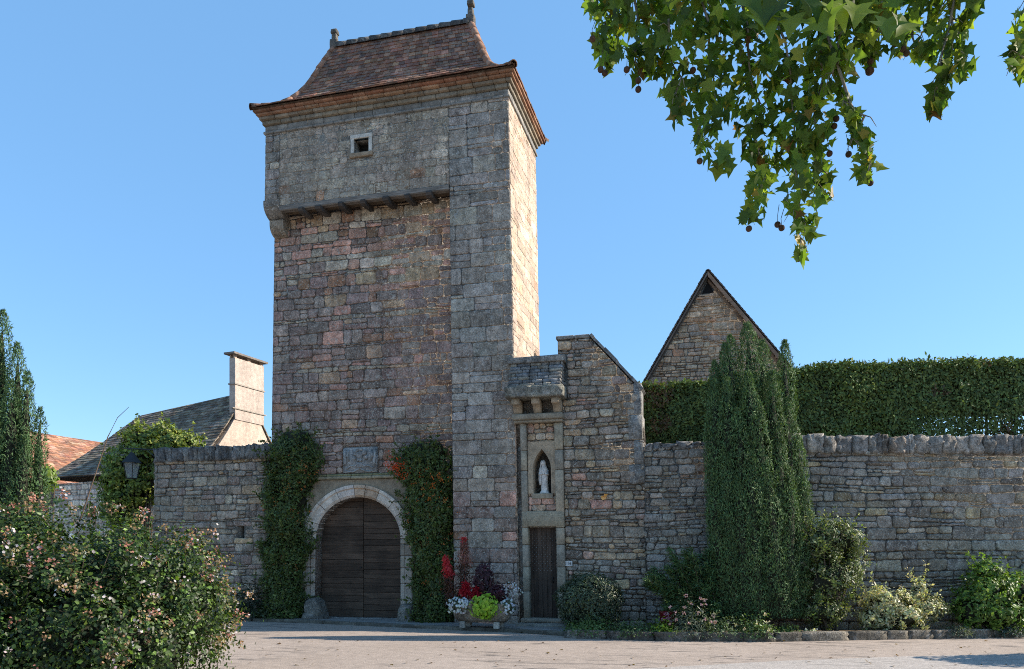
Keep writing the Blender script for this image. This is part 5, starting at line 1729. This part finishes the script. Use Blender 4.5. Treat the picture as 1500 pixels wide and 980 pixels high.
# ---- flowering bush in the left foreground
def flowering_bush():
    def bl(px, py, Y, rx, ry, rz):
        p = dep(px, py, Y); return (tuple(p), (rx, ry, rz))
    blobs = [bl(40, 855, 9.6, 1.22, 1.1, .92), bl(150, 855, 9.6, 1.15, 1.1, .92), bl(225, 880, 9.7, .90, .95, .80), bl(270, 888, 9.9, .50, .7, .52), bl(90, 930, 9.0, 1.3, 1.0, .9), bl(210, 950, 9.2, .85, .85, .75), bl(-60, 850, 9.6, 1.3, 1.1, 1.0), bl(-20, 950, 9.0, 1.2, 1.0, .8)]
    t, P, NN = multi_bush('flowering_bush', 'large rounded bush with pinkish white flower clusters in the left foreground', blobs,
                          [(.036, .066, .018), (.055, .095, .024), (.13, .215, .038), (.025, .042, .014)], [4, 3, 1.6, 3.4], 86000, .051, 781, 'broad', None, .3, 42, .25, 30, 'bush', core=.46)
    r = np.random.default_rng(783); rg_ = random.Random(783)
    idx = [i for i in range(len(P))]
    # flower clusters: tan pink calyxes with a few white trumpets
    outer = []
    for i in r.permutation(len(P)):
        p = P[i]
        if p[2] < .3: continue
        k = max(1 - sum(((p[a] - c[a]) / rad[a]) ** 2 for a in range(3)) for c, rad in blobs)
        if k < .12 and all(sum(((p[a] - c[a]) / (rad[a] * .92)) ** 2 for a in range(3)) > 1 for c, rad in blobs): outer.append(i)
        if len(outer) > 560: break
    cp, cc, wp = [], [], []
    for i in outer:
        m_ = rg_.randint(8, 20); o = P[i] + unit(NN[i:i + 1])[0] * .03
        q = o + r.normal(0, .032, (m_, 3))
        base = np.array(rg_.choice([(.34, .20, .13), (.38, .24, .15), (.30, .21, .12), (.36, .16, .13), (.28, .24, .13)]))
        if rg_.random() < .75: cp.append(q); cc.append(np.repeat(base[None], m_, 0) * (1 + r.normal(0, .15, (m_, 1))))
        if rg_.random() < .28: wp.append(o + r.normal(0, .04, (rg_.randint(3, 9), 3)))
    cp = np.concatenate(cp); cc = np.clip(np.concatenate(cc), .02, 1); wp = np.concatenate(wp)
    leaves('calyxes', cp, r.normal(size=(len(cp), 3)) + (.2, -.2, .4), .03, cc, 'flower', M_PETAL, t, 784)['kind'] = 'stuff'
    leaves('flowers', wp, r.normal(size=(len(wp), 3)) + (.2, -.4, .4), .036, palette(r, len(wp), [(.52, .45, .47), (.58, .53, .53), (.45, .37, .40)], None, .08), 'flower', M_PETAL, t, 785)['kind'] = 'stuff'
    mb = MB()
    def wand(pts, Y):
        mb.tube([dep(a, b, Y) for a, b in pts], [.008, .007, .006, .004, .0025][:len(pts)] if len(pts) <= 5 else .006, 5, (1, 1, 1))
    wand([(118, 760), (138, 700), (158, 640), (172, 612), (189, 596)], 9.6)
    mb.build('long_shoots', flat_mat('shoot bark', (.13, .085, .055), .8), t)
flowering_bush()

# ---- young tree behind the left wall
def leafy_tree():
    def bl(px, py, Y, rx, ry, rz):
        p = dep(px, py, Y); return (tuple(p), (rx, ry, rz))
    Yt = 22.3
    blobs = [bl(215, 665, Yt, .75, .7, .65), bl(245, 655, Yt, .65, .6, .5), bl(185, 680, Yt, .6, .6, .55), bl(200, 715, Yt, .75, .7, .6), bl(270, 650, Yt + .2, .5, .5, .34), bl(185, 745, Yt, .6, .6, .6), bl(240, 700, Yt, .7, .6, .6), bl(168, 700, Yt - .2, .42, .4, .5), bl(205, 640, Yt, .5, .5, .34), bl(240, 636, Yt, .4, .4, .26), bl(165, 740, Yt - .2, .4, .4, .5)]
    t, P, NN = multi_bush('young_tree', 'small leafy tree with yellow green crown behind the free end of the left wall', blobs,
                          [(.16, .21, .045), (.23, .28, .06), (.11, .15, .038), (.32, .34, .09)], [4, 3, 2, 1], 17000, .095, 791, 'broad', None, .3, 26, .2, 12, 'tree', core=.45)
    mb = MB(); b = dep(212, 900, Yt)
    c = blobs[0][0]
    mb.tube([(b.x, b.y, 0), (b.x + .05, b.y, 1.5), (c[0], c[1], c[2] - .2)], [.1, .08, .04], 8)
    mb.build('trunk', M_BARK, t, True)
leafy_tree()
p = dep(70, 702, 17)
bush('small_shrub', 'bright yellow green tuft showing between the left conifer and the slate house', (p.x, p.y, p.z), (.2, .2, .32), 700, .08, [(.2, .3, .04), (.15, .24, .035)], None, 795, 'broad', .2, 1.6, 0, .5, core=0, ground=.02)

# ---- plane tree: trunk outside the frame on the right, boughs hanging into the sky
def plane_tree():
    r = np.random.default_rng(801); rg_ = random.Random(801)
    bx, by = camxy(9.2, 5.0)
    t = thing('plane_tree', (bx, by, 0), 'broad leaved plane tree hanging its leafy twigs and seed balls into the upper right sky', 'tree')
    br = MB()
    tk = [Vector((*camxy(9.2, 5.0), 0)), Vector((*camxy(9.1, 5.0), 2.5)), Vector((*camxy(8.7, 5.2), 4.6)), Vector((*camxy(7.6, 5.6), 6.4)), Vector((*camxy(6.0, 6.0), 7.3)), Vector((*camxy(4.0, 6.5), 7.6)), Vector((*camxy(2.2, 6.8), 7.5)), Vector((*camxy(.8, 6.9), 7.2))]
    tm = MB(); tm.tube(tk[:3], [.42, .34, .28], 14); tm.build('trunk', M_PBARK, t, True)
    br.tube(tk[2:], [.26, .2, .14, .09, .06, .03], 10)
    b2 = [tk[3], Vector((*camxy(5.5, 5.0), 7.4)), Vector((*camxy(3.6, 4.6), 7.3)), Vector((*camxy(2.2, 4.2), 6.2))]
    br.tube(b2, [.16, .1, .06, .03], 8)
    br.tube([tk[3], Vector((*camxy(7.4, 5.8), 8.5)), Vector((*camxy(6.4, 6.2), 10))], [.18, .12, .05], 8)
    br.tube([tk[2], Vector((*camxy(9.6, 4.6), 7)), Vector((*camxy(10, 4), 9.5))], [.2, .14, .06], 8)
    bl = []
    def chain(pts, rad, Y, n=None):
        P3 = [dep(px, py, Y + rg_.uniform(-.25, .25)) for px, py in pts]
        j = min(tk[4:] + b2[1:], key=lambda v: (v - P3[0]).length)
        mid = j.lerp(P3[0], .5) + Vector((0, 0, .12))
        path = [j, mid]
        for i in range(len(P3)):
            if i: path.append(P3[i - 1].lerp(P3[i], .5) + Vector((rg_.uniform(-.07, .07), rg_.uniform(-.07, .07), rg_.uniform(-.04, .04))))
            path.append(P3[i])
        br.tube(path, [max(.015 - .0011 * i, .003) for i in range(len(path))], 5)
        for i in range(2, len(path) - 1):      # side twigs
            for _ in range(2):
                e = path[i] + Vector((rg_.uniform(-.11, .11), rg_.uniform(-.12, .12), rg_.uniform(-.16, .0)))
                br.tube([path[i], path[i].lerp(e, .5) + Vector((0, 0, .03)), e], [.005, .004, .002], 4)
        for i in range(len(P3) - 1):
            for f in (0, .5):
                bl.append((P3[i].lerp(P3[i + 1], f), rad[i] * (1 - f) + rad[i + 1] * f))
        bl.append((P3[-1], rad[-1]))
    chain([(900, -30), (893, 25), (888, 65), (890, 90)], [50, 38, 24, 12], 7.0)
    chain([(925, -30), (935, 30), (930, 75), (940, 100)], [50, 40, 32, 14], 6.8)
    chain([(975, -30), (980, 40), (985, 95), (990, 135), (993, 165)], [50, 42, 34, 22, 10], 6.7)
    chain([(1030, -40), (1040, 40), (1045, 110), (1038, 165), (1030, 205), (1062, 232)], [50, 45, 42, 34, 20, 11], 6.6)
    chain([(1095, -40), (1095, 40), (1100, 120), (1105, 185), (1120, 240), (1108, 285), (1098, 318)], [55, 48, 44, 40, 34, 24, 12], 6.8)
    chain([(1140, -40), (1150, 60), (1160, 150), (1165, 220), (1175, 285), (1180, 325), (1176, 362)], [55, 50, 42, 36, 30, 18, 10], 6.5)
    chain([(1205, -40), (1200, 40), (1205, 120), (1195, 190), (1205, 250), (1212, 285)], [55, 48, 42, 32, 22, 10], 6.7)
    chain([(1240, -40), (1235, 30), (1228, 90), (1232, 135), (1250, 165)], [55, 44, 30, 12, 4], 6.4)
    chain([(1250, 165), (1254, 195), (1268, 222), (1272, 250)], [8, 16, 20, 9], 6.4)
    chain([(1295, -40), (1290, 15), (1278, 60), (1270, 80)], [55, 42, 26, 12], 6.6)
    chain([(1345, -40), (1340, 20), (1335, 50), (1350, 75)], [50, 40, 28, 12], 6.8)
    chain([(1390, -40), (1395, 30), (1395, 75), (1412, 96)], [50, 36, 28, 12], 6.6)
    chain([(1385, 60), (1382, 105), (1374, 135), (1372, 152)], [20, 14, 17, 9], 6.6)
    chain([(1425, -40), (1425, 5)], [30, 14], 6.7)
    chain([(1520, -40), (1515, 20), (1500, 60), (1490, 78), (1498, 108)], [45, 30, 22, 18, 8], 6.5)
    P, NN, TT, SZ = [], [], [], []
    for c, rp in bl:
        Y = 6.7; rad = rp * Y / F
        n = int(5 + (rp / 10) ** 2 * 1.12)
        d = unit(r.normal(size=(n, 3))) * (r.random((n, 1)) ** .45)
        P.append(np.array(c[:]) + d * rad * (1, 1.4, 1)); NN.append(r.normal(size=(n, 3)) * (1, 1, .55) + (0, 0, .25)); TT.append(np.array((0, 0, -1)) + r.normal(0, .45, (n, 3)))
        SZ.append(r.uniform(.075, .145, n))
    # large leaves on the nearer low bough
    for px, py, s in ((1085, 8, .17), (1112, 30, .2), (1140, 14, .2), (1160, 36, .16), (1200, 35, .2), (1215, 20, .18), (1180, 5, .17), (1255, 20, .17), (1300, 40, .16), (1330, 45, .15)):
        P.append(np.array([dep(px, py - 12, 3.6)[:]])); NN.append(np.array([[.2 + r.normal() * .3, -.8, .45]])); TT.append(np.array([[r.normal() * .3, 0, -1.]])); SZ.append(np.array([s * .92]))
    # the crown above and beside the frame, which shades the hanging twigs
    n = 800
    d = unit(r.normal(size=(n, 3))) * (r.random((n, 1)) ** .4)
    q = d * (4.2, 2.6, 1.7)
    cxy = np.array([camxy(6.2 + a, 4.7 + b) for a, b in q[:, :2]])
    q = np.column_stack([cxy, 9.0 + q[:, 2]])
    dd = q - np.array((CX, CY, ZC)); Yc = -dd[:, 0] * _s + dd[:, 1] * _c; up_ = HOR - F * dd[:, 2] / np.maximum(Yc, .1)
    q = q[(up_ < -40) | (Yc < .3)]
    P.append(q); NN.append(r.normal(size=(len(q), 3)) + (0, 0, .5)); TT.append(np.array((0, 0, -.5)) + r.normal(0, .6, (len(q), 3))); SZ.append(r.uniform(.2, .3, len(q)))
    P = np.concatenate(P); NN = np.concatenate(NN); TT = np.concatenate(TT); SZ = np.concatenate(SZ)
    C = palette(r, len(P), [(.10, .165, .03), (.145, .215, .036), (.07, .12, .025), (.23, .28, .045), (.34, .25, .045), (.19, .09, .03)], [5, 4, 3, 2.6, .5, .2], .2)
    leaves('leaves', P, NN, SZ, C, 'plane', leaf_mat('plane leaf', .55, .5, .3), t, 803, TT, .75)
    tw = []
    br.build('branches', M_PBARK, t, True)
    for px, py in ((868, 57), (880, 102), (886, 107), (918, 102), (935, 118), (935, 131), (1015, 103), (1025, 236), (1097, 335), (1139, 329), (1145, 334), (1170, 379), (1215, 225), (1243, 226), (1274, 104), (1275, 90), (1272, 262), (1275, 268), (1225, 174), (1222, 185), (1312, 64), (1323, 72), (1328, 78)):
        c = dep(px, py, 6.6)
        mb = MB()
        k = 1.35 if (px, py) == (1274, 104) else 1
        mb.rock(c, (.053 * k, .053 * k, .053 * k), rg_, shade((.075, .04, .02), rg_.uniform(.7, 1.3)), .03, 0, 0, 4)
        mb.tube([c + Vector((0, 0, .02)), c + Vector((rg_.uniform(-.01, .01), 0, .08)), c + Vector((rg_.uniform(-.03, .03), rg_.uniform(-.02, .02), .16))], .0028, 4, (.08, .07, .03))
        mb.build('seed_ball', M_FRUIT, t, True)
plane_tree()

# ---- stone planter and its plants
PX, PY = -.42, -1.0
mb = MB()
rgp = random.Random(821)
prof = [(.0, .14), (.52, .13), (.60, .2), (.645, .36), (.66, .50), (.67, .53), (.60, .54), (.57, .48), (.0, .46)]
vs, fs = [], []
n = 28
for rr_, z in prof:
    for k in range(n):
        a = 2 * math.pi * k / n
        sx = abs(math.cos(a)) ** .55 * (1 if math.cos(a) > 0 else -1); sy = abs(math.sin(a)) ** .55 * (1 if math.sin(a) > 0 else -1)
        j = 1 + .02 * mn.noise(Vector((a * 2, z * 5, 1)))
        vs.append((PX + rr_ * sx * j, PY + max(rr_ - .36, rr_ * .3) * sy * j, z + .07))
for i in range(len(prof) - 1):
    for k in range(n):
        fs.append((i * n + k, i * n + (k + 1) % n, (i + 1) * n + (k + 1) % n, (i + 1) * n + k))
planter = thing('stone_planter', (PX, PY, .075), 'weathered stone trough on small block feet between climber and side door', 'planter')
mb.add(vs, fs, (.20, .165, .125))
mb.build('trough', M_RUB, planter, True)
for x, y in ((-.40, -.14), (.36, -.16), (-.36, .14), (.38, .12)):
    mb = MB(); mb.bbox((PX + x - .06, PY + y - .06, .07), (PX + x + .06, PY + y + .06, .215), .012, shade((.36, .34, .30), rgp.uniform(.8, 1.1)))
    mb.build('foot', M_BUFF, planter)
mb = MB(); mb.lathe((PX, PY, .54), [(.3, 0), (.29, .02)], 16, (1, 1, 1))

def soil_z(): return .53
def amaranth(label, x, y, h, red_h, wdt, seed, redc, low, tipc=None, lx=0.0):
    r = np.random.default_rng(seed); rg_ = random.Random(seed)
    t = thing('amaranth', (x, y, soil_z()), label, 'flowering plant')
    mb = MB()
    top = Vector((x + lx + rg_.uniform(-.02, .02), y, soil_z() + h))
    mb.tube([(x, y, soil_z() - .04), (x + lx * .7, y, soil_z() + h * .5), top], [.014, .011, .006], 6, (.16, .06, .05))
    mb.build('stem', flat_mat('red stem', (.16, .05, .04), .7), t)
    N = 900
    f = r.random(N)
    z = soil_z() + h - red_h * f
    sp_ = wdt * (.30 + .9 * f)
    p = np.column_stack([x + (top.x - x) * (1 - f * red_h / h) + r.normal(0, 1, N) * sp_ * .5, y + r.normal(0, 1, N) * sp_ * .5, z + r.normal(0, .02, N)])
    tipv = np.column_stack([(p[:, 0] - x) * 3, (p[:, 1] - y) * 3, -np.ones(N)]) + r.normal(0, .3, (N, 3))
    leaves('red_plume', p, r.normal(size=(N, 3)) + (.3, -.6, .2), .085 * (.7 + .5 * r.random(N)), palette(r, N, redc), 'long', M_PETAL, t, seed + 1, tipv, .7)
    if tipc:
        f = r.random(220)
        p = np.column_stack([top.x + r.normal(0, .026, 220), top.y + r.normal(0, .026, 220), top.z + .06 - .14 * f])
        leaves('red_tip', p, r.normal(size=(220, 3)), .06, palette(r, 220, tipc), 'long', M_PETAL, t, seed + 4, (0, 0, -1), .5)
    if low:
        M_ = 420
        f = r.random(M_)
        p = np.column_stack([x + lx * (.3 + .6 * f) + r.normal(0, .075, M_), y + r.normal(0, .06, M_), soil_z() + .05 + (h - red_h) * f])
        leaves('dark_leaves', p, r.normal(size=(M_, 3)) + (0, -.5, .3), .11, palette(r, M_, [(.10, .045, .03), (.14, .06, .04), (.07, .035, .028)]), 'long', M_LEAF, t, seed + 2, (0, 0, -1), .6)
RED = [(.55, .05, .06), (.66, .10, .11), (.45, .03, .04)]
q = at(652, 850, PY)
amaranth('taller left amaranth with bright red tassel plume in the stone planter', PX - .60, PY, 1.08, .42, .09, 831, RED, True, None, -.22)
amaranth('highest amaranth with small red tip and faded drooping tassels in the planter', PX - .40, PY + .1, 1.44, .50, .12, 833, [(.30, .14, .12), (.24, .10, .09), (.36, .20, .16)], True, RED, -.06)
amaranth('short crimson amaranth plume in the middle of the planter', PX - .36, PY - .08, .52, .24, .10, 837, [(.42, .02, .03), (.5, .03, .045), (.33, .015, .025)], False)
amaranth('lowest crimson plume just left of the lime green plant', PX - .14, PY - .08, .40, .2, .09, 839, [(.36, .02, .03), (.42, .02, .04), (.28, .012, .02)], False)

def trailing(name, label, c, rad, N, size, cols, seed, shape, mat, up=.4, cat='plant', tip=(0, 0, -1), tipw=.3, w=None, part='foliage'):
    r = np.random.default_rng(seed)
    t = thing(name, (c[0], c[1], soil_z()), label, cat)
    p, n = blob_points(r, N, c, rad, seed, .28, 1.9, .55, 0, up)
    o = leaves(part, p, n + (0, -.5, 0), size * (1 + r.normal(0, .22, N).clip(-.5, .8)), palette(r, N, cols, w), shape, mat, t, seed + 1, tip, tipw)
    if part == 'flowers': o['kind'] = 'stuff'
    return t, p
trailing('sweet_potato_vine', 'lime green trailing plant spilling over the front of the stone planter', (PX + .14, PY - .32, .54), (.29, .16, .27), 560, .085, [(.30, .46, .03), (.24, .40, .03), (.36, .5, .05)], 841, 'broad', M_LEAF)
def petals(label, c, rad, seed, n=130):
    r = np.random.default_rng(seed)
    t, p = trailing('white_bedding_plant', label, c, rad, 260, .06, [(.06, .09, .05), (.08, .11, .06)], seed, 'leaf', M_LEAF, cat='flowering plant')
    q, nn = blob_points(r, n, c, (rad[0] * 1.05, rad[1] * 1.1, rad[2] * 1.1), seed, .25, 1.9, .2, 0, .4)
    q = np.repeat(q, 4, 0) + r.normal(0, .012, (n * 4, 3))
    leaves('flowers', q, np.repeat(nn, 4, 0) + r.normal(0, .35, (n * 4, 3)) + (0, -.6, .2), .05, palette(r, n * 4, [(.62, .65, .70), (.55, .58, .65)], None, .05), 'flower', M_PETAL, t, seed + 5)['kind'] = 'stuff'
petals('white flowers spilling over the left end of the stone planter', (PX - .46, PY - .22, .56), (.25, .14, .17), 851, 80)
petals('white flowers at the right end of the stone planter', (PX + .60, PY - .16, .55), (.15, .12, .15), 852, 50)
t_, _p = trailing('purple_plant', 'tall dark purple leaved plant leaning right behind the lime green one', (PX + .0, PY + .08, 1.02), (.22, .14, .46), 620, .10, [(.035, .014, .02), (.05, .018, .025), (.07, .02, .03)], 861, 'leaf', M_LEAF)
t_, _p = trailing('purple_plant', 'low wine red bushy plant at the back of the planter, left of white specks', (PX + .32, PY + .06, .82), (.24, .14, .20), 520, .08, [(.06, .014, .022), (.08, .018, .03), (.04, .012, .02)], 863, 'leaf', M_LEAF)
t_, _p = trailing('airy_plant', 'loose haze of tiny pale flowers at the back right of the planter', (PX + .62, PY + .05, .88), (.24, .13, .22), 220, .03, [(.5, .52, .56), (.6, .62, .66)], 865, 'flower', M_PETAL, part='flowers')

# ---- statue in the niche
def statue():
    t = thing('statue', (NX, GY + .13, NZ0), 'small pale stone statue of a veiled praying woman in the pointed niche', 'statue')
    bx, by = NX + .02, GY + .12
    mb = MB()
    mb.lathe((bx, by, NZ0), [(.115, 0), (.115, .025), (.10, .035), (.095, .06), (.085, .065)], 20, (.55, .52, .48))
    mb.build('plinth', M_STAT, t, True, lean)
    mb = MB()
    n = 28; vs, fs = [], []
    #       z     rx    ry    dx
    rings = [(.06, .085, .07, .0), (.12, .085, .07, .0), (.22, .078, .065, .0), (.34, .075, .065, -.005), (.42, .082, .068, -.008), (.48, .09, .07, -.01), (.54, .088, .066, -.012),
             (.585, .07, .058, -.016), (.615, .045, .042, -.02), (.635, .036, .036, -.022), (.655, .043, .045, -.024), (.69, .052, .055, -.026), (.72, .05, .054, -.028), (.745, .034, .038, -.03), (.757, .01, .012, -.03)]
    for z, rx, ry, dx in rings:
        for k in range(n):
            a = 2 * math.pi * k / n
            fold = 1 + (.07 * math.sin(a * 7 + z * 4) if z < .5 else .03 * math.sin(a * 5)) * (1 if z < .58 else .3)
            x, y = rx * math.cos(a) * fold, ry * math.sin(a) * fold
            if .63 < z < .74 and math.sin(a) < -.75: y -= .012 * (1 - abs(z - .675) / .07)      # face and nose
            vs.append((bx + dx + x, by + y, NZ0 + z))
    for i in range(len(rings) - 1):
        for k in range(n): fs.append((i * n + k, i * n + (k + 1) % n, (i + 1) * n + (k + 1) % n, (i + 1) * n + k))
    fs.append(tuple((len(rings) - 1) * n + k for k in range(n)))
    mb.add(vs, fs, (.58, .55, .51))
    mb.rock((bx - .006, by - .078, NZ0 + .47), (.036, .05, .10), random.Random(3), (.6, .57, .53), .06, .2)
    for sd in (-1, 1):
        mb.tube([(bx - .01 + sd * .08, by, NZ0 + .53), (bx - .01 + sd * .088, by - .04, NZ0 + .43), (bx - .006 + sd * .03, by - .078, NZ0 + .45)], [.032, .034, .022], 8, (.58, .55, .51))
    mb.build('figure', M_STAT, t, True, lean)
    mb = MB()                              # veil over the head, falling to the left side
    vs, fs = [], []
    m = 15
    vr = [(.77, .014, .02, -.03), (.755, .045, .05, -.03), (.71, .064, .066, -.028), (.66, .066, .064, -.026), (.61, .080, .066, -.024), (.55, .108, .078, -.02), (.46, .112, .08, -.022), (.36, .108, .078, -.03), (.27, .098, .072, -.035), (.20, .088, .068, -.04)]
    for i, (z, rx, ry, dx) in enumerate(vr):
        op = .52 if i > 1 else .25          # opening in front
        a0, a1 = -math.pi / 2 + op + (0.35 if i > 5 else 0), 3 * math.pi / 2 - op * (1 if i < 5 else .6)
        for k in range(m):
            a = a0 + (a1 - a0) * k / (m - 1)
            fold = 1 + .06 * math.sin(a * 8 + i)
            vs.append((bx + dx + rx * math.cos(a) * fold, by + .008 + ry * math.sin(a) * fold, NZ0 + z - (0 if math.cos(a) < 0 else .0)))
    for i in range(len(vr) - 1):
        for k in range(m - 1): fs.append((i * m + k, (i + 1) * m + k, (i + 1) * m + k + 1, i * m + k + 1))
    mb.add(vs, fs, (.62, .59, .55))
    o = mb.build('veil', M_STAT, t, True, lean)
    so = o.modifiers.new('thick', 'SOLIDIFY'); so.thickness = .008
statue()

# ---- wall lantern on the free end of the left wall
lp = at(193, 672, LY + .25)
lamp = thing('wall_lantern', (-9.8, LY + .25, lp.z + .25), 'black glazed street lantern on an arm at the end of the left wall', 'lantern')
mb = MB()
ya = LY + .25
arm = at(231, 659, ya)
mb.tube([(-9.66, ya, arm.z), (-9.9, ya, arm.z + .0), (lp.x, ya, arm.z + .06), (lp.x - .28, ya, arm.z + .08)], [.022, .02, .018, .012], 8)
mb.tube([(-9.72, ya, arm.z - .38), (-9.95, ya, arm.z - .16), (-10.15, ya, arm.z + .01)], .012, 6)
mb.tube([(lp.x, ya, arm.z + .06), (lp.x, ya, lp.z + .14)], .012, 6)
mb.build('bracket', M_IRON, lamp, True)
mb = MB()
zt = lp.z + .08
def frus(z0, r0, z1, r1, col=(1, 1, 1)):
    vs = [(lp.x + sx * r0, ya + sy * r0, z0) for sx, sy in ((-1, -1), (1, -1), (1, 1), (-1, 1))] + [(lp.x + sx * r1, ya + sy * r1, z1) for sx, sy in ((-1, -1), (1, -1), (1, 1), (-1, 1))]
    mb.add(vs, [(0, 3, 2, 1), (4, 5, 6, 7)] + [(i, (i + 1) % 4, (i + 1) % 4 + 4, i + 4) for i in range(4)], col)
frus(zt + .02, .06, zt + .09, .03); frus(zt - .17, .165, zt + .02, .06); frus(zt - .19, .17, zt - .17, .165)
frus(zt - .62, .09, zt - .59, .10)
for sx in (-1, 1):
    for sy in (-1, 1):
        mb.tube([(lp.x + sx * .145, ya + sy * .145, zt - .19), (lp.x + sx * .09, ya + sy * .09, zt - .6)], .011, 4)
mb.build('lamp_frame', M_IRON, lamp)
mb = MB(); frus(zt - .59, .082, zt - .19, .135)
mb.build('lamp_glass', M_GLASS, lamp)

# ---- house number and a dead leaf caught on the wall
hn = thing('number_plate', (1.27, GY - .06, 1.44), 'small white house number on the wall right of the side door', 'house number')
mb = MB(); mb.bbox((1.16, GY - .062, 1.39), (1.345, GY - .045, 1.5), .005, (.62, .61, .58))
mb.build('plate', flat_mat('enamel plate', (.62, .61, .58), .5, 12, .2), hn)
fc = bpy.data.curves.new('number', 'FONT'); fc.body = '116'; fc.size = .10; fc.extrude = .002; fc.align_x = 'CENTER'; fc.align_y = 'CENTER'
fo = bpy.data.objects.new('digits', fc); COL.objects.link(fo); fo.parent = hn
fo.location = Vector((1.2525, GY - .066, 1.445)) - Vector(hn.location); fo.rotation_euler = (R(90), 0, 0)
FM = flat_mat; fc.materials.append(flat_mat('black digits', (.02, .02, .022), .6, 5, .1, 0))
bpy.context.view_layer.update()
dm = bpy.data.meshes.new_from_object(fo)
dg_ = bpy.data.objects.new('digits_mesh', dm)
COL.objects.link(dg_); dg_.parent = hn; dg_.location = fo.location; dg_.rotation_euler = fo.rotation_euler
bpy.data.objects.remove(fo); dg_.name = 'digits'
oq = at(883, 729, GY - .06)
r_ = np.random.default_rng(871)
ol = thing('orange_flower', (oq.x, GY - .05, oq.z), 'single orange blossom growing from a joint of the gabled rubble wall', 'flower')
leaves('petals', np.array([(oq.x - .05, GY - .08, oq.z + .02), (oq.x, GY - .09, oq.z), (oq.x + .05, GY - .08, oq.z - .02), (oq.x + .02, GY - .1, oq.z + .03), (oq.x - .03, GY - .1, oq.z - .02)]), np.array([(0, -1, .2)] * 5) + r_.normal(0, .3, (5, 3)), .11, np.array([(.85, .42, .12), (.8, .3, .05), (.9, .6, .3), (.8, .35, .08), (.85, .5, .2)]), 'broad', M_PETAL, ol, 872)
mb = MB(); mb.tube([(oq.x, GY - .01, oq.z - .09), (oq.x, GY - .07, oq.z - .05), (oq.x, GY - .09, oq.z)], .006, 5, (.06, .1, .05)); mb.build('stalk', M_BARK, ol)

# ---- a little litter on the road
r_ = np.random.default_rng(891)
P_ = []
for k in range(110):
    q = gnd(330 + 1150 * r_.random(), 940 + 40 * r_.random() ** 1.3); P_.append((q.x, q.y, .014 + .008 * r_.random()))
o_ = leaves('fallen_leaves', np.array(P_), r_.normal(0, .25, (110, 3)) + (0, 0, 1), .035 + .05 * r_.random(110), palette(r_, 110, [(.13, .08, .04), (.18, .12, .05), (.09, .06, .035)]), 'broad', M_PETAL, None, 892)
tag(o_, 'few dry brown leaves scattered thinly over the pale road', 'leaf litter', None, 'stuff')

# ---- unseen shrub, added beyond the right edge to cast a shadow on the road
c = camxy(10.3, 12.25)
bush('shadow_bush', 'rounded green bush added out of view to cast a shadow on the road', (c[0], c[1], 1.2), (.9, .8, 1.15), 5000, .11, [(.07, .11, .03), (.09, .14, .04)], None, 881, 'broad', .2, 1.6, 0, .4, ground=.0)
